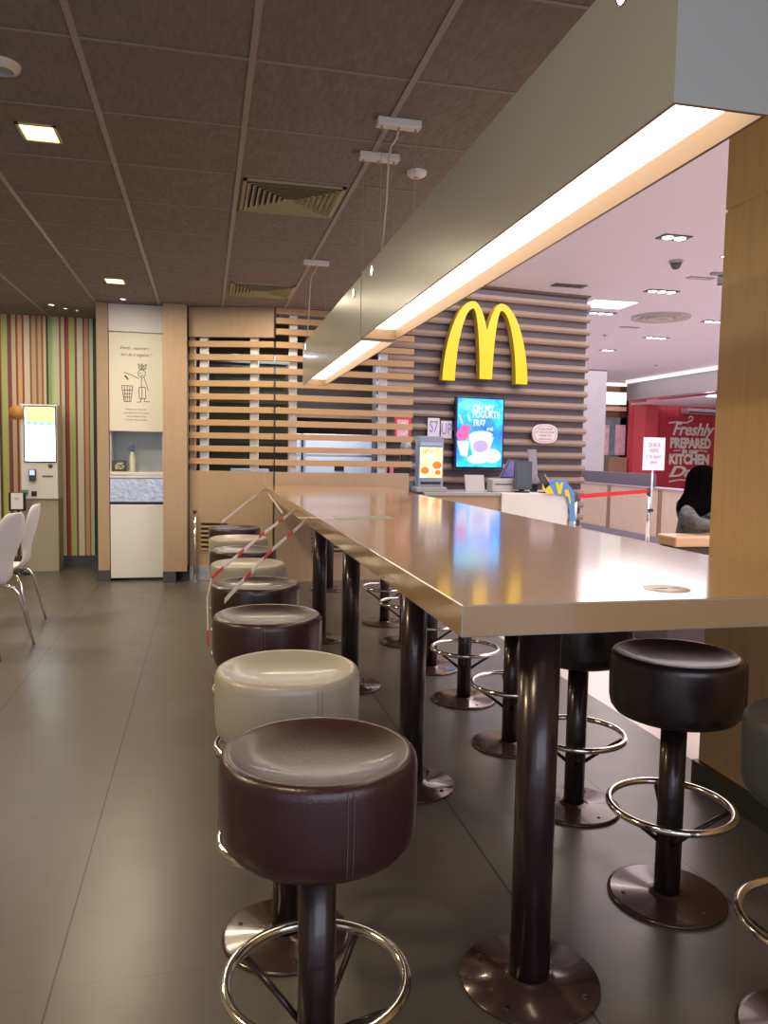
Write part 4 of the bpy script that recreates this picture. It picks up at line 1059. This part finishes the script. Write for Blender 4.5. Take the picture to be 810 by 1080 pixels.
bm = nb(); secs = [(.03, 0, 1.338, .012, .012), (.03, 0, 1.33, .05, .05), (.03, -.005, 1.305, .085, .085), (.025, -.01, 1.26, .112, .115), (.015, -.025, 1.20, .122, .12), (-.005, -.05, 1.13, .135, .11),
        (-.05, -.095, 1.07, .165, .09), (-.11, -.14, 1.02, .150, .075), (-.18, -.19, .98, .095, .055), (-.235, -.22, .945, .045, .03), (-.255, -.23, .93, .006, .006)]
rg = []
for cx_, cy_, z_, rx_, ry_ in secs:
    rg.append([bm.verts.new((cx_+(rx_+.004*math.cos(11*2*PI*k/44))*math.cos(2*PI*k/44), cy_+(ry_+.004*math.cos(11*2*PI*k/44))*math.sin(2*PI*k/44), z_)) for k in range(44)])
for r1, r2 in zip(rg, rg[1:]):
    for k in range(44): bm.faces.new((r1[k], r1[(k+1) % 44], r2[(k+1) % 44], r2[k])).smooth = True
bm.faces.new(rg[0]); bm.faces.new(rg[-1]); bmesh.ops.recalc_face_normals(bm, faces=bm.faces)
obj('hair', bm, HAIR, t)
for k in range(5):
    fy = -.43+.017*k; L_ = [.055, .072, .078, .072, .058][k]; bx_ = -.065
    bm = nb(); tube(bm, [(bx_-.005, fy, .900), (bx_+L_*.5, fy-.002, .899), (bx_+L_*.85, fy-.003, .888), (bx_+L_, fy-.003, .879)], [.009, .0085, .008, .006], 8)
    obj('finger', bm, SKINM, t)

# ================================================================= BARRIER TAPES
def tape(label, pts, w, pat=True, vert=Vector((0, 0, 1))):
    pts = [Vector(p) for p in pts]
    t = thing('barrier_tape', label, 'tape', (0, 0, 0), 0, 'red and white barrier tapes over the left stools')
    dense = []
    for a, b in zip(pts, pts[1:]):
        n = max(1, int((b-a).length/.06))
        for k in range(n): dense.append(a+(b-a)*k/n)
    dense.append(pts[-1])
    bm = nb(); L = 0
    for i, (a, b) in enumerate(zip(dense, dense[1:])):
        d = (b-a).normalized(); s = d.cross(Vector((1, .3, 0))); s = (s if s.length > .1 else Vector((0, 0, 1))).normalized()*w/2
        n_ = d.cross(s).normalized()*.0012
        mi = 1 if (pat and (L % .42) > .27) else 0
        poly(bm, [a-s, b-s, b+s, a+s], n_, mi=mi); L += (b-a).length
    obj('ribbon', bm, [TAPEW, RED], t)
tape('red and white tape from the table edge down to the fourth stool, nearer of two', [(.596, 4.60, 1.0), (.33, 3.95, .90), (.076, 3.12, .803)], .022)
tape('farther red and white tape, from table edge to a rim, its end hanging down', [(.596, 5.30, 1.0), (.30, 4.50, .905), (.029, 3.69, .803), (.010, 3.64, .72), (.014, 3.62, .50)], .021)
tape('short white tape stretching from the table to the farthest stools', [(.592, 8.1, 1.0), (.38, 7.35, .92), (.13, 6.44, .812)], .022, False)
tape('loose white tape hanging under the far table edge', [(.594, 7.6, .985), (.592, 6.9, .955), (.590, 6.1, .915)], .022, False)
